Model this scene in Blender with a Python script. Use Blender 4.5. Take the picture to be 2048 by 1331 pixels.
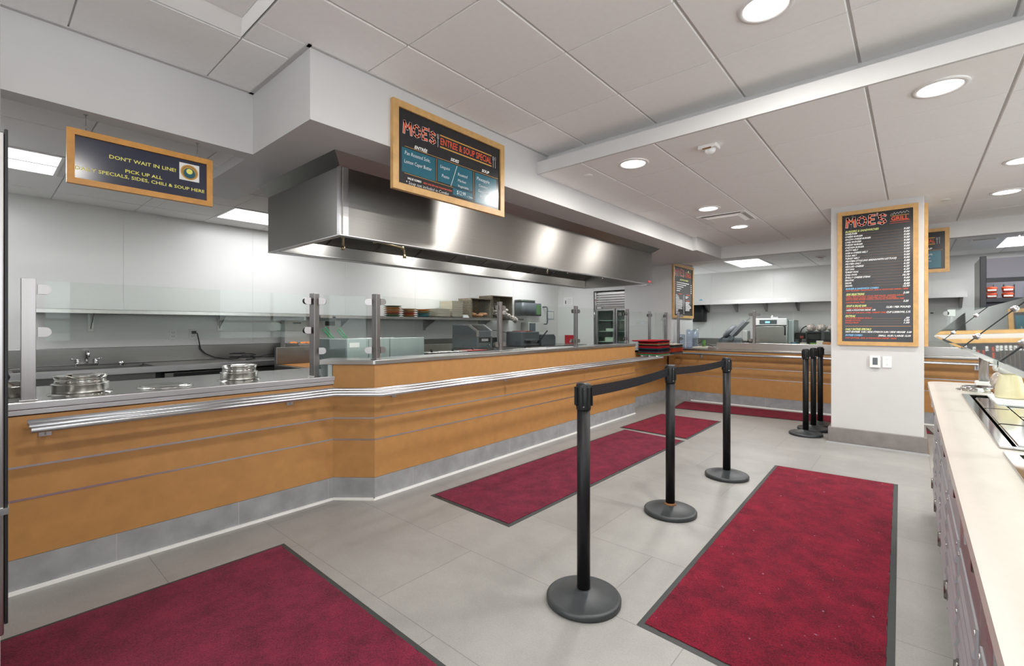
import bpy, bmesh, math, random
from mathutils import Vector, Matrix
for _o in list(bpy.data.objects): bpy.data.objects.remove(_o, do_unlink=True)
random.seed(7)
SC = bpy.context.scene
COL = SC.collection
# ------------------------------------------------------------------ camera
CAMZ, FPX, CYP, YAW = 1.28, 928.6, 652.4, 0.7120
cd = bpy.data.cameras.new('camera'); cam = bpy.data.objects.new('camera', cd); COL.objects.link(cam)
cam.location = (0, 0, CAMZ); cam.rotation_euler = (math.pi/2, 0, YAW)
cd.sensor_fit = 'HORIZONTAL'; cd.sensor_width = 36; cd.lens = FPX/2048*36
cd.shift_y = -(665.5-CYP)/2048; cd.clip_start = 0.02; cd.clip_end = 60
SC.camera = cam
# ------------------------------------------------------------------ world, exposure
w = bpy.data.worlds.new('world'); SC.world = w; w.use_nodes = True
w.node_tree.nodes['Background'].inputs[0].default_value = (0.93, 0.965, 1.0, 1)
w.node_tree.nodes['Background'].inputs[1].default_value = 3.5
SC.view_settings.view_transform = 'Standard'; SC.view_settings.look = 'None'
SC.view_settings.gamma = 1; SC.view_settings.use_curve_mapping = False
SC.view_settings.exposure = 0.33
SC.cycles.use_denoising = True
SC.cycles.max_bounces = 9; SC.cycles.diffuse_bounces = 5; SC.cycles.glossy_bounces = 4
SC.cycles.transmission_bounces = 6; SC.cycles.transparent_max_bounces = 24
SC.cycles.sample_clamp_indirect = 4; SC.cycles.caustics_reflective = False; SC.cycles.caustics_refractive = False
DOWN_W, TROF_W = 19.0, 14.5

# ------------------------------------------------------------------ ray helpers (photo pixel -> point on a real plane of the room)
_c, _s = math.cos(YAW), math.sin(YAW)
def _ray(px, py):
    u = (px-1024)/FPX; v = -(py-CYP)/FPX
    return Vector((-_s+u*_c, _c+u*_s, v))
def AX(px, py, x): d = _ray(px, py); t = x/d.x; return Vector((x, d.y*t, CAMZ+d.z*t))
def AY(px, py, y): d = _ray(px, py); t = y/d.y; return Vector((d.x*t, y, CAMZ+d.z*t))
def AZ(px, py, z): d = _ray(px, py); t = (z-CAMZ)/d.z; return Vector((d.x*t, d.y*t, z))

# ------------------------------------------------------------------ materials
M = {}
def newmat(name):
    m = bpy.data.materials.new(name); m.use_nodes = True; nt = m.node_tree
    return m, nt, nt.nodes['Principled BSDF']
def N(nt, typ, **k):
    n = nt.nodes.new(typ)
    for a, b in k.items():
        if a.startswith('i_'):
            key = a[2:]; key = int(key) if key.isdigit() else key.replace('_', ' ')
            n.inputs[key].default_value = b
        else: setattr(n, a, b)
    return n
def ramp(nt, fac, stops):
    r = nt.nodes.new('ShaderNodeValToRGB'); e = r.color_ramp.elements
    while len(e) < len(stops): e.new(0.5)
    for q, (p, col) in zip(e, stops): q.position = p; q.color = (*col, 1)
    nt.links.new(fac, r.inputs[0]); return r.outputs[0]
def mat(name, col, rough=0.5, metal=0.0, var=0.0, scale=8.0, bump=0.0, bscale=200.0, spec=0.5, coat=0.0):
    """plain procedural material: base colour with soft noise variation, optional fine bump"""
    m, nt, b = newmat(name)
    b.inputs['Roughness'].default_value = rough; b.inputs['Metallic'].default_value = metal
    b.inputs['Specular IOR Level'].default_value = spec; b.inputs['Coat Weight'].default_value = coat
    tc = N(nt, 'ShaderNodeTexCoord')
    no = N(nt, 'ShaderNodeTexNoise', i_Scale=scale, i_Detail=4.0)
    nt.links.new(tc.outputs['Object'], no.inputs['Vector'])
    v = var
    lo = tuple(max(0, c*(1-v)) for c in col); hi = tuple(min(1, c*(1+v)) for c in col)
    nt.links.new(ramp(nt, no.outputs['Fac'], [(0.3, lo), (0.7, hi)]), b.inputs['Base Color'])
    if bump:
        n2 = N(nt, 'ShaderNodeTexNoise', i_Scale=bscale, i_Detail=2.0)
        nt.links.new(tc.outputs['Object'], n2.inputs['Vector'])
        bp = N(nt, 'ShaderNodeBump', i_Strength=bump, i_Distance=0.002)
        nt.links.new(n2.outputs['Fac'], bp.inputs['Height']); nt.links.new(bp.outputs[0], b.inputs['Normal'])
    M[name] = m; return m
def steel(name, col, rough, aniso, sx, sy, sz):
    """brushed steel: streaky noise in roughness and bump"""
    m, nt, b = newmat(name)
    b.inputs['Metallic'].default_value = 1; b.inputs['Anisotropic'].default_value = aniso; b.inputs['Anisotropic Rotation'].default_value = 0.25
    tc = N(nt, 'ShaderNodeTexCoord'); mp = N(nt, 'ShaderNodeMapping'); mp.inputs['Scale'].default_value = (sx, sy, sz)
    no = N(nt, 'ShaderNodeTexNoise', i_Scale=1.0, i_Detail=3.0)
    nt.links.new(tc.outputs['Object'], mp.inputs[0]); nt.links.new(mp.outputs[0], no.inputs['Vector'])
    nt.links.new(ramp(nt, no.outputs['Fac'], [(0.3, tuple(c*0.96 for c in col)), (0.7, tuple(min(1, c*1.03) for c in col))]), b.inputs['Base Color'])
    mr = N(nt, 'ShaderNodeMapRange', i_3=rough*0.93, i_4=rough*1.08); nt.links.new(no.outputs['Fac'], mr.inputs[0])
    if aniso: mr.inputs[3].default_value = rough*0.985; mr.inputs[4].default_value = rough*1.015
    nt.links.new(mr.outputs[0], b.inputs['Roughness'])
    bp = N(nt, 'ShaderNodeBump', i_Strength=0.004, i_Distance=0.0003); nt.links.new(no.outputs['Fac'], bp.inputs['Height'])
    if not aniso: nt.links.new(bp.outputs[0], b.inputs['Normal'])
    if aniso:
        tg = N(nt, 'ShaderNodeTangent'); tg.direction_type = 'RADIAL'; tg.axis = 'Z'; nt.links.new(tg.outputs[0], b.inputs['Tangent'])
    M[name] = m; return m
def emit(name, col, strength):
    m, nt, b = newmat(name); b.inputs['Base Color'].default_value = (*col, 1)
    b.inputs['Emission Color'].default_value = (*col, 1); b.inputs['Emission Strength'].default_value = strength
    M[name] = m; return m
def glass(name, tint, refl=1.0, base=0.04):
    m = bpy.data.materials.new(name); m.use_nodes = True; nt = m.node_tree; nt.nodes.clear()
    out = N(nt, 'ShaderNodeOutputMaterial'); mx = N(nt, 'ShaderNodeMixShader')
    tr = N(nt, 'ShaderNodeBsdfTransparent'); tr.inputs[0].default_value = (*tint, 1)
    gl = N(nt, 'ShaderNodeBsdfGlossy'); gl.inputs['Roughness'].default_value = 0.02; gl.inputs[0].default_value = (0.95, 1, 0.98, 1)
    fr = N(nt, 'ShaderNodeFresnel', i_IOR=1.5)
    mu = N(nt, 'ShaderNodeMath', operation='MULTIPLY_ADD', i_1=refl, i_2=base-0.04)
    ge = N(nt, 'ShaderNodeNewGeometry'); inv = N(nt, 'ShaderNodeMath', operation='SUBTRACT', i_0=1.0); nt.links.new(ge.outputs['Backfacing'], inv.inputs[1])
    m2 = N(nt, 'ShaderNodeMath', operation='MULTIPLY'); m2.use_clamp = True
    nt.links.new(fr.outputs[0], mu.inputs[0]); nt.links.new(mu.outputs[0], m2.inputs[0]); nt.links.new(inv.outputs[0], m2.inputs[1]); nt.links.new(m2.outputs[0], mx.inputs[0])
    nt.links.new(tr.outputs[0], mx.inputs[1]); nt.links.new(gl.outputs[0], mx.inputs[2]); nt.links.new(mx.outputs[0], out.inputs[0])
    M[name] = m; return m

mat('wall_white', (0.60, 0.597, 0.59), 0.55, var=0.01, bump=0.05, bscale=90)
mat('panel_white', (0.72, 0.72, 0.695), 0.28, var=0.012, scale=2)
mat('tile_white', (0.88, 0.875, 0.86), 0.9, var=0.012, scale=30, bump=0.25, bscale=350)
mat('grid_bar', (0.50, 0.495, 0.48), 0.5)
mat('gap_dark', (0.16, 0.155, 0.15), 0.8)
mat('laminate_orange', (0.41, 0.205, 0.066), 0.45, var=0.07, scale=14, bump=0.08, bscale=260)
mat('tile_grey', (0.28, 0.285, 0.295), 0.5, var=0.16, scale=9, bump=0.1, bscale=120)
mat('tile_brown', (0.22, 0.20, 0.19), 0.45, var=0.12, scale=10)
mat('trim_white', (0.82, 0.81, 0.79), 0.3)
mat('aluminium', (0.62, 0.62, 0.64), 0.3, 1.0, var=0.03)
mat('chrome', (0.82, 0.82, 0.82), 0.1, 1.0)
mat('brass_dark', (0.30, 0.25, 0.15), 0.35, 1.0, var=0.3, scale=60)
mat('black_paint', (0.008, 0.008, 0.009), 0.45, var=0.15, scale=40, spec=0.25)
mat('black_base', (0.030, 0.035, 0.038), 0.45, var=0.18, scale=14, bump=0.05)
mat('black_belt', (0.008, 0.009, 0.012), 0.75, var=0.1, scale=60, bump=0.15, spec=0.2)
mat('rust', (0.20, 0.09, 0.03), 0.8, var=0.4, scale=60)
mat('rubber', (0.03, 0.034, 0.034), 0.6, var=0.1)
mat('wood_oak', (0.56, 0.33, 0.12), 0.42, var=0.12, scale=20)
mat('wood_orange', (0.58, 0.27, 0.05), 0.4, var=0.1, scale=20)
mat('board_black', (0.018, 0.018, 0.020), 0.22, var=0.1)
mat('board_navy', (0.028, 0.032, 0.06), 0.16, var=0.15, scale=3)
mat('board_teal', (0.012, 0.105, 0.15), 0.24, var=0.1)
mat('ink_white', (0.85, 0.85, 0.83), 0.6)
mat('ink_grey', (0.42, 0.41, 0.40), 0.6)
mat('ink_red', (0.62, 0.085, 0.03), 0.6)
mat('ink_brown', (0.42, 0.22, 0.10), 0.6)
mat('ink_gold', (0.55, 0.30, 0.06), 0.6)
mat('ink_yellow', (0.80, 0.76, 0.16), 0.6)
mat('ink_lime', (0.72, 0.78, 0.25), 0.6)
mat('ink_blue', (0.22, 0.55, 0.85), 0.6)
mat('plastic_black', (0.010, 0.011, 0.012), 0.4, spec=0.3)
mat('plastic_grey', (0.10, 0.115, 0.125), 0.35)
mat('cap_dark', (0.05, 0.065, 0.05), 0.35)
mat('soap_green', (0.10, 0.22, 0.08), 0.3)
mat('plastic_white', (0.80, 0.80, 0.79), 0.4)
mat('plastic_red', (0.50, 0.02, 0.03), 0.35)
mat('plastic_green', (0.03, 0.42, 0.16), 0.35)
mat('quartz', (0.50, 0.445, 0.41), 0.36, var=0.02, scale=40)
mat('mauve', (0.19, 0.145, 0.15), 0.35, var=0.05)
mat('cabinet_grey', (0.30, 0.305, 0.325), 0.4, var=0.04)
mat('card_tan', (0.60, 0.56, 0.47), 0.7, var=0.05)
mat('card_brown', (0.42, 0.28, 0.14), 0.7, var=0.08)
mat('wicker', (0.20, 0.17, 0.12), 0.7, var=0.55, scale=70, bump=0.6, bscale=90)
mat('bread', (0.55, 0.27, 0.12), 0.6, var=0.35, scale=30)
mat('wrap', (0.52, 0.45, 0.41), 0.18, var=0.4, scale=35, bump=0.5, bscale=60)
mat('cream', (0.80, 0.72, 0.50), 0.3, var=0.03)
mat('amber', (0.50, 0.20, 0.03), 0.3, var=0.1)
mat('food_white', (0.85, 0.82, 0.70), 0.5, var=0.1, scale=120, bump=0.6, bscale=150)
mat('food_yellow', (0.72, 0.60, 0.18), 0.5, var=0.2, scale=90, bump=0.6, bscale=120)
mat('food_green', (0.12, 0.30, 0.04), 0.5, var=0.4, scale=90, bump=0.6, bscale=120)
mat('food_orange', (0.62, 0.20, 0.04), 0.5, var=0.3, scale=60)
mat('sanitiser', (0.07, 0.16, 0.20), 0.5)
mat('fridge_side', (0.50, 0.50, 0.47), 0.4)
mat('header_grey', (0.30, 0.30, 0.36), 0.4)
mat('navy_black', (0.010, 0.013, 0.022), 0.35)
mat('bag_plastic', (0.22, 0.27, 0.30), 0.15, var=0.6, scale=22, bump=0.8, bscale=40)
mat('paper', (0.82, 0.82, 0.80), 0.7)
mat('napkin_blue', (0.25, 0.50, 0.62), 0.7)
mat('green_bottle', (0.10, 0.24, 0.05), 0.35)
mat('lcd', (0.09, 0.11, 0.12), 0.2)
emit('lamp', (1.0, 0.985, 0.95), 5.0)
emit('lamp_panel', (0.97, 0.98, 1.0), 1.9)
emit('display_blue', (0.25, 0.55, 1.0), 1.0)
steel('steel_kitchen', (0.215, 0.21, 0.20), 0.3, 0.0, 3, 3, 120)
steel('steel', (0.45, 0.44, 0.42), 0.26, 0.0, 3, 3, 160)
steel('steel_hood', (0.29, 0.28, 0.265), 0.33, 0.8, 0.6, 0.6, 160)
steel('steel_dark', (0.27, 0.265, 0.25), 0.3, 0.3, 3, 3, 120)
steel('steel_top', (0.56, 0.57, 0.54), 0.22, 0.0, 40, 2, 2)
steel('steel_edge', (0.50, 0.49, 0.50), 0.32, 0.0, 2, 2, 90)
steel('steel_post', (0.33, 0.315, 0.31), 0.28, 0.0, 90, 90, 2)
steel('steel_polished', (0.72, 0.71, 0.68), 0.10, 0.0, 5, 5, 5)
steel('steel_frost', (0.36, 0.42, 0.42), 0.42, 0.0, 60, 60, 4)
glass('glass_clear', (0.955, 0.975, 0.962), 0.6)
glass('glass_salad', (0.86, 0.92, 0.88), 2.6, 0.22)
glass('glass_edge', (0.05, 0.25, 0.2), 1.0, 0.3)
glass('glass_fridge', (0.86, 0.94, 0.90), 0.8)
glass('plastic_clear', (0.80, 0.83, 0.90), 1.3, 0.09)

def floor_mat():
    m, nt, b = newmat('floor_tiles'); tc = N(nt, 'ShaderNodeTexCoord'); L = nt.links.new
    sp = N(nt, 'ShaderNodeSeparateXYZ'); L(tc.outputs['Object'], sp.inputs[0])
    def ma(op, a, bb=None, c=None):
        n = N(nt, 'ShaderNodeMath', operation=op)
        for i, q in enumerate((a, bb, c)):
            if q is None: continue
            if isinstance(q, (int, float)): n.inputs[i].default_value = q
            else: L(q, n.inputs[i])
        return n.outputs[0]
    ky = ma('DIVIDE', ma('SUBTRACT', sp.outputs[1], 1.245), 0.6096)
    row = ma('FLOOR', ky); fy = ma('SUBTRACT', ky, row)
    kx = ma('DIVIDE', ma('ADD', ma('ADD', sp.outputs[0], 1.91), ma('MULTIPLY', row, 0.4064)), 1.2192)
    colm = ma('FLOOR', kx); fx = ma('SUBTRACT', kx, colm)
    dy = ma('MULTIPLY', ma('MINIMUM', fy, ma('SUBTRACT', 1, fy)), 0.6096)
    dx = ma('MULTIPLY', ma('MINIMUM', fx, ma('SUBTRACT', 1, fx)), 1.2192)
    d = ma('MINIMUM', dx, dy); joint = ma('LESS_THAN', d, 0.0019)
    cv = N(nt, 'ShaderNodeCombineXYZ'); L(row, cv.inputs[0]); L(colm, cv.inputs[1])
    wn = N(nt, 'ShaderNodeTexWhiteNoise'); L(cv.outputs[0], wn.inputs[0])
    n1 = N(nt, 'ShaderNodeTexNoise', i_Scale=2.2, i_Detail=8.0, i_Roughness=0.7); L(tc.outputs['Object'], n1.inputs[0])
    n2 = N(nt, 'ShaderNodeTexNoise', i_Scale=140.0, i_Detail=3.0); L(tc.outputs['Object'], n2.inputs[0])
    f = ma('ADD', ma('MULTIPLY', n1.outputs[0], 0.55), ma('ADD', ma('MULTIPLY', n2.outputs[0], 0.35), ma('MULTIPLY', wn.outputs[0], 0.08)))
    c = ramp(nt, f, [(0.3, (0.215, 0.212, 0.203)), (0.7, (0.335, 0.328, 0.312))])
    mx = N(nt, 'ShaderNodeMix', data_type='RGBA'); L(joint, mx.inputs[0]); L(c, mx.inputs[6]); mx.inputs[7].default_value = (0.17, 0.165, 0.16, 1)
    L(mx.outputs[2], b.inputs['Base Color']); b.inputs['Roughness'].default_value = 0.42
    M['floor_tiles'] = m
floor_mat()
def carpet_mat(name, a, bcol, speck=0.0):
    m, nt, b = newmat(name); tc = N(nt, 'ShaderNodeTexCoord'); L = nt.links.new
    n1 = N(nt, 'ShaderNodeTexNoise', i_Scale=7.0, i_Detail=8.0, i_Roughness=0.68); L(tc.outputs['Object'], n1.inputs[0])
    n2 = N(nt, 'ShaderNodeTexNoise', i_Scale=150.0, i_Detail=4.0, i_Roughness=0.75); L(tc.outputs['Object'], n2.inputs[0])
    m1 = N(nt, 'ShaderNodeMath', operation='MULTIPLY', i_1=0.42); L(n1.outputs[0], m1.inputs[0])
    h = N(nt, 'ShaderNodeMath', operation='MULTIPLY_ADD', i_1=0.58); L(n2.outputs[0], h.inputs[0]); L(m1.outputs[0], h.inputs[2])
    c = ramp(nt, h.outputs[0], [(0.39, a), (0.60, bcol)])
    if speck:
        vo = N(nt, 'ShaderNodeTexNoise', i_Scale=34.0, i_Detail=2.0); L(tc.outputs['Object'], vo.inputs[0])
        gt = N(nt, 'ShaderNodeMath', operation='GREATER_THAN', i_1=0.745); L(vo.outputs[0], gt.inputs[0])
        ml = N(nt, 'ShaderNodeMath', operation='MULTIPLY', i_1=speck); L(gt.outputs[0], ml.inputs[0])
        mx = N(nt, 'ShaderNodeMix', data_type='RGBA'); L(ml.outputs[0], mx.inputs[0]); L(c, mx.inputs[6]); mx.inputs[7].default_value = (0.42, 0.30, 0.42, 1)
        c = mx.outputs[2]
    L(c, b.inputs['Base Color']); b.inputs['Roughness'].default_value = 0.95; b.inputs['Specular IOR Level'].default_value = 0.15
    b.inputs['Sheen Weight'].default_value = 0.1; b.inputs['Sheen Tint'].default_value = (1, 0.5, 0.6, 1)
    bp = N(nt, 'ShaderNodeBump', i_Strength=0.9, i_Distance=0.004); L(n2.outputs[0], bp.inputs['Height']); L(bp.outputs[0], b.inputs['Normal'])
    M[name] = m
carpet_mat('pile_red', (0.045, 0.001, 0.006), (0.225, 0.005, 0.024), 0.4)
carpet_mat('pile_wine', (0.05, 0.003, 0.012), (0.19, 0.013, 0.038), 0.0)

# ------------------------------------------------------------------ mesh builder
class MB:
    def __init__(s): s.v = []; s.f = []; s.sm = []; s.mi = []; s.cur = 0
    def raw(s, vs, fs, smooth=False):
        b = len(s.v); s.v += [tuple(v) for v in vs]
        for f in fs: s.f.append([b+i for i in f]); s.sm.append(smooth); s.mi.append(s.cur)
        return s
    def box(s, x0, x1, y0, y1, z0, z1):
        x0, x1 = sorted((x0, x1)); y0, y1 = sorted((y0, y1)); z0, z1 = sorted((z0, z1))
        return s.raw([(x0,y0,z0),(x1,y0,z0),(x1,y1,z0),(x0,y1,z0),(x0,y0,z1),(x1,y0,z1),(x1,y1,z1),(x0,y1,z1)],
              [(0,3,2,1),(4,5,6,7),(0,1,5,4),(1,2,6,5),(2,3,7,6),(3,0,4,7)])
    def hexa(s, b4, t4):  # bottom quad, top quad (ccw from above)
        return s.raw(list(b4)+list(t4), [(0,3,2,1),(4,5,6,7),(0,1,5,4),(1,2,6,5),(2,3,7,6),(3,0,4,7)])
    def prism(s, pts, z0, z1):  # xy polygon ccw extruded in z
        n = len(pts); vs = [(x,y,z0) for x,y in pts]+[(x,y,z1) for x,y in pts]
        return s.raw(vs, [tuple(range(n-1,-1,-1)), tuple(range(n,2*n))]+[(i,(i+1)%n,n+(i+1)%n,n+i) for i in range(n)])
    def sweep(s, poly, a, bvec, ax1, ax2, smooth=False):  # 2D polygon on (ax1,ax2) at point a, extruded by bvec
        a = Vector(a); bv = Vector(bvec); u = Vector(ax1); v = Vector(ax2); n = len(poly)
        vs = [a+u*p+v*q for p,q in poly]+[a+bv+u*p+v*q for p,q in poly]
        s.raw(vs, [tuple(range(n-1,-1,-1)), tuple(range(n,2*n))]); b = len(s.v)-2*n
        for i in range(n):
            s.f.append([b+i, b+(i+1)%n, b+n+(i+1)%n, b+n+i]); s.sm.append(smooth); s.mi.append(s.cur)
        return s
    def lathe(s, prof, c=(0,0,0), n=32, axis='z', cap=True):
        vs = []; fs = []; m = len(prof)
        for i in range(n):
            a = 2*math.pi*i/n; ca, sa = math.cos(a), math.sin(a)
            for r, h in prof:
                if axis == 'z': vs.append((c[0]+r*ca, c[1]+r*sa, c[2]+h))
                elif axis == 'x': vs.append((c[0]+h, c[1]+r*ca, c[2]+r*sa))
                else: vs.append((c[0]+r*sa, c[1]+h, c[2]+r*ca))
        for i in range(n):
            j = (i+1)%n
            for k in range(m-1): fs.append((i*m+k, j*m+k, j*m+k+1, i*m+k+1))
        if cap and prof[0][0] > 1e-5: fs.append(tuple(i*m for i in range(n-1,-1,-1)))
        if cap and prof[-1][0] > 1e-5: fs.append(tuple(i*m+m-1 for i in range(n)))
        b = len(s.v); s.v += vs
        for f in fs: s.f.append([b+i for i in f]); s.sm.append(len(f) == 4); s.mi.append(s.cur)
        return s
    def cyl(s, c, r, h, n=24, axis='z'): return s.lathe([(r,0),(r,h)], c, n, axis)
    def tube(s, pts, r, n=10, closed=False):
        P = [Vector(p) for p in pts]; rings = []; up = None; m = len(P)
        for i, p in enumerate(P):
            if closed: t = (P[(i+1)%m]-P[i-1]).normalized()
            else: t = (P[min(i+1,m-1)]-P[max(i-1,0)]).normalized()
            if up is None: up = Vector((0,0,1)) if abs(t.z) < 0.9 else Vector((1,0,0))
            a = t.cross(up)
            if a.length < 1e-4: a = t.cross(Vector((0,1,0)))
            a.normalize(); b = a.cross(t).normalized(); up = b
            rr = r[i] if isinstance(r, (list, tuple)) else r
            rings.append([p+a*math.cos(q)*rr+b*math.sin(q)*rr for q in [2*math.pi*k/n for k in range(n)]])
        vs = [v for g in rings for v in g]; fs = []
        for i in range(m if closed else m-1):
            j = (i+1)%m
            for k in range(n): fs.append((i*n+k, i*n+(k+1)%n, j*n+(k+1)%n, j*n+k))
        s.raw(vs, fs, True)
        if not closed: 
            b = len(s.v)-len(vs)
            s.f.append([b+k for k in range(n-1,-1,-1)]); s.sm.append(False); s.mi.append(s.cur)
            s.f.append([b+(m-1)*n+k for k in range(n)]); s.sm.append(False); s.mi.append(s.cur)
        return s
    def rbox(s, x0, x1, y0, y1, z0, z1, r=0.01, n=4, smooth=True):  # box with rounded vertical corners
        x0, x1 = sorted((x0, x1)); y0, y1 = sorted((y0, y1)); pts = []
        for cx, cy, a0 in ((x1-r,y1-r,0),(x0+r,y1-r,90),(x0+r,y0+r,180),(x1-r,y0+r,270)):
            for k in range(n+1):
                a = math.radians(a0+90*k/n); pts.append((cx+r*math.cos(a), cy+r*math.sin(a)))
        return s.sweep(pts, (0,0,z0), (0,0,z1-z0), (1,0,0), (0,1,0), smooth)
    def blob(s, c, rx, ry, rz, seed=0, amp=0.15, nu=14, nv=9):
        R = random.Random(seed); vs = []; fs = []
        ph = [R.uniform(0, 6) for _ in range(6)]
        for i in range(1, nv):
            th = math.pi*i/nv
            for j in range(nu):
                a = 2*math.pi*j/nu
                k = 1+amp*(math.sin(3*a+ph[0])*math.sin(2*th+ph[1])*0.6+math.sin(5*a+ph[2])*0.3*math.sin(th)+math.sin(4*th+ph[3])*0.3)
                vs.append((c[0]+rx*k*math.sin(th)*math.cos(a), c[1]+ry*k*math.sin(th)*math.sin(a), c[2]+rz*k*math.cos(th)))
        t = len(vs); vs += [(c[0],c[1],c[2]+rz), (c[0],c[1],c[2]-rz)]
        for i in range(nv-2):
            for j in range(nu): fs.append((i*nu+j, (i+1)*nu+j, (i+1)*nu+(j+1)%nu, i*nu+(j+1)%nu))
        for j in range(nu): fs.append((t, j, (j+1)%nu)); fs.append((t+1, (nv-2)*nu+(j+1)%nu, (nv-2)*nu+j))
        return s.raw(vs, fs, True)
    def build(s, name, mats, parent=None, bevel=0.0, seg=2, loc=None):
        me = bpy.data.meshes.new(name)
        org = Vector(loc) if loc is not None else Vector((0,0,0))
        me.from_pydata([tuple(Vector(v)-org) for v in s.v], [], s.f); me.update()
        if isinstance(mats, str): mats = [mats]
        for q in mats: me.materials.append(M[q])
        me.polygons.foreach_set('use_smooth', s.sm); me.polygons.foreach_set('material_index', s.mi)
        o = bpy.data.objects.new(name, me); COL.objects.link(o)
        if loc is not None: o.location = org
        if parent is not None: o.parent = parent
        if bevel:
            bm = bmesh.new(); bm.from_mesh(me)
            es = [e for e in bm.edges if len(e.link_faces) == 2 and e.calc_face_angle(0) > 0.6]
            bmesh.ops.bevel(bm, geom=es, offset=bevel, segments=seg, affect='EDGES', profile=0.5, clamp_overlap=True)
            bm.to_mesh(me); bm.free(); me.update()
        return o
def tag(o, label, cat, group=None, kind=None):
    if label: o['label'] = label
    if cat: o['category'] = cat
    if group: o['group'] = group
    if kind: o['kind'] = kind
    return o
def thing(name, label, cat, loc=(0,0,0), rz=0.0, group=None):
    o = bpy.data.objects.new(name, None); COL.objects.link(o); o.location = loc; o.rotation_euler = (0,0,rz)
    o.empty_display_size = 0.05
    return tag(o, label, cat, group)
def struct(name, mb, mats, bevel=0.0):
    o = mb.build(name, mats, None, bevel); o['kind'] = 'structure'; return o
def dup(root, loc, rz=None, label=None, group=None):
    kids = [o for o in root.children]
    r = root.copy(); COL.objects.link(r); r.location = loc
    if rz is not None: r.rotation_euler = (0,0,rz)
    if label: r['label'] = label
    if group: r['group'] = group
    for ch in kids:
        c = ch.copy(); COL.objects.link(c); c.parent = r
        for g in ch.children:
            d = g.copy(); COL.objects.link(d); d.parent = c
    return r
def ax(mb=None): return MB()
# text to mesh; lines: (string, x, z, cap height, width or None, shear, thickness offset)
def text_mb(mb, s, x, z, h, width=None, shear=0.0, off=0.0, y=-0.0015, ext=0.0004, right=False):
    cu = bpy.data.curves.new('lettering', 'FONT'); cu.body = s; cu.size = 1.0; cu.shear = shear; cu.offset = off; cu.extrude = 0
    cu.resolution_u = 2
    o = bpy.data.objects.new('lettering', cu); COL.objects.link(o)
    bpy.context.view_layer.update()
    me = bpy.data.meshes.new_from_object(o.evaluated_get(bpy.context.evaluated_depsgraph_get()))
    vs = [v.co.copy() for v in me.vertices]
    fs = [tuple(p.vertices) for p in me.polygons]
    bpy.data.objects.remove(o, do_unlink=True); bpy.data.curves.remove(cu); bpy.data.meshes.remove(me)
    if not vs: return
    xmin = min(v.x for v in vs); xmax = max(v.x for v in vs)
    k = h/0.70; kx = k if width is None else width/(xmax-xmin)
    x0 = x-kx*(xmax-xmin) if right else x
    mb.raw([(x0+(v.x-xmin)*kx, y, z+v.y*k) for v in vs], fs)

# ================================================================== SETTING
T = 0.6096
YB = 3.186                      # front of the dropped ceiling's edge
struct('floor', MB().raw([(-6.3,-4.2,0),(3.2,-4.2,0),(3.2,11,0),(-6.3,11,0)], [(0,1,2,3)]), 'floor_tiles')
# ---- tiled ceilings
def tiled(x0, y0, z, regions, name):
    """square lay-in tiles: each tile a shallow slab under a grey grid, wide bar along Y, hairline along X"""
    mb = MB()
    for (ax0, ax1, ay0, ay1) in regions:
        mb.cur = 1; hs = [q for q in HOLES if q[0] < ax1 and q[1] > ax0 and q[2] < ay1 and q[3] > ay0]
        if hs:
            hx0, hx1, hy0, hy1 = hs[0]; hx0 = max(hx0, ax0); hx1 = min(hx1, ax1)
            for bx in ((ax0, ax1, ay0, hy0), (ax0, ax1, hy1, ay1), (ax0, hx0, hy0, hy1), (hx1, ax1, hy0, hy1)):
                if bx[1]-bx[0] > 1e-3: mb.box(*bx, z+0.006, z+0.03)
        else: mb.box(ax0, ax1, ay0, ay1, z+0.006, z+0.03)
        mb.cur = 0
        i0 = math.floor((ax0-x0)/T); i1 = math.ceil((ax1-x0)/T); j0 = math.floor((ay0-y0)/T); j1 = math.ceil((ay1-y0)/T)
        for i in range(i0, i1):
            for j in range(j0, j1):
                xa, xb = max(ax0, x0+i*T+0.006), min(ax1, x0+(i+1)*T-0.006)
                ya, yb = max(ay0, y0+j*T+0.0035), min(ay1, y0+(j+1)*T-0.0035)
                if any(xa < hx1-0.02 and xb > hx0+0.02 and ya < hy1-0.02 and yb > hy0+0.02 for hx0, hx1, hy0, hy1 in HOLES): continue
                if xb-xa > 0.01 and yb-ya > 0.01:
                    b = 0.004
                    mb.hexa([(xa+b,ya+b*0.3,z-0.002),(xb-b,ya+b*0.3,z-0.002),(xb-b,yb-b*0.3,z-0.002),(xa+b,yb-b*0.3,z-0.002)],
                            [(xa,ya,z+0.006),(xb,ya,z+0.006),(xb,yb,z+0.006),(xa,yb,z+0.006)])
    struct(name, mb, ['tile_white', 'grid_bar'])
HOLES = [(-2.06-T, -2.06, 1.5306-2*T, 1.5306-T)]
tiled(-2.0603, 1.5306, 2.7947, [(-3.254, -2.466, -4.2, 1.187), (-2.466, 3.2, -4.2, 3.36)], 'ceiling')
HOLES = []
tiled(-2.0237, 3.8144, 2.600, [(-2.466, 3.2, YB+0.012, 8.07)], 'ceiling')
HOLES = []
tiled(-5.10, 0.469, 2.467, [(-6.09, -3.38, -4.2, 1.187), (-6.09, -3.9, 1.187, 8.65), (-5.3, -3.9, 8.65, 10.2)], 'ceiling')
tiled(-2.6+T*3, 9.5, 2.467, [(-3.9, 3.2, 8.20, 10.75)], 'ceiling')
struct('ceiling', MB().box(-6.4, 3.3, -4.3, 11, 2.86, 2.9), 'gap_dark')
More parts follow.
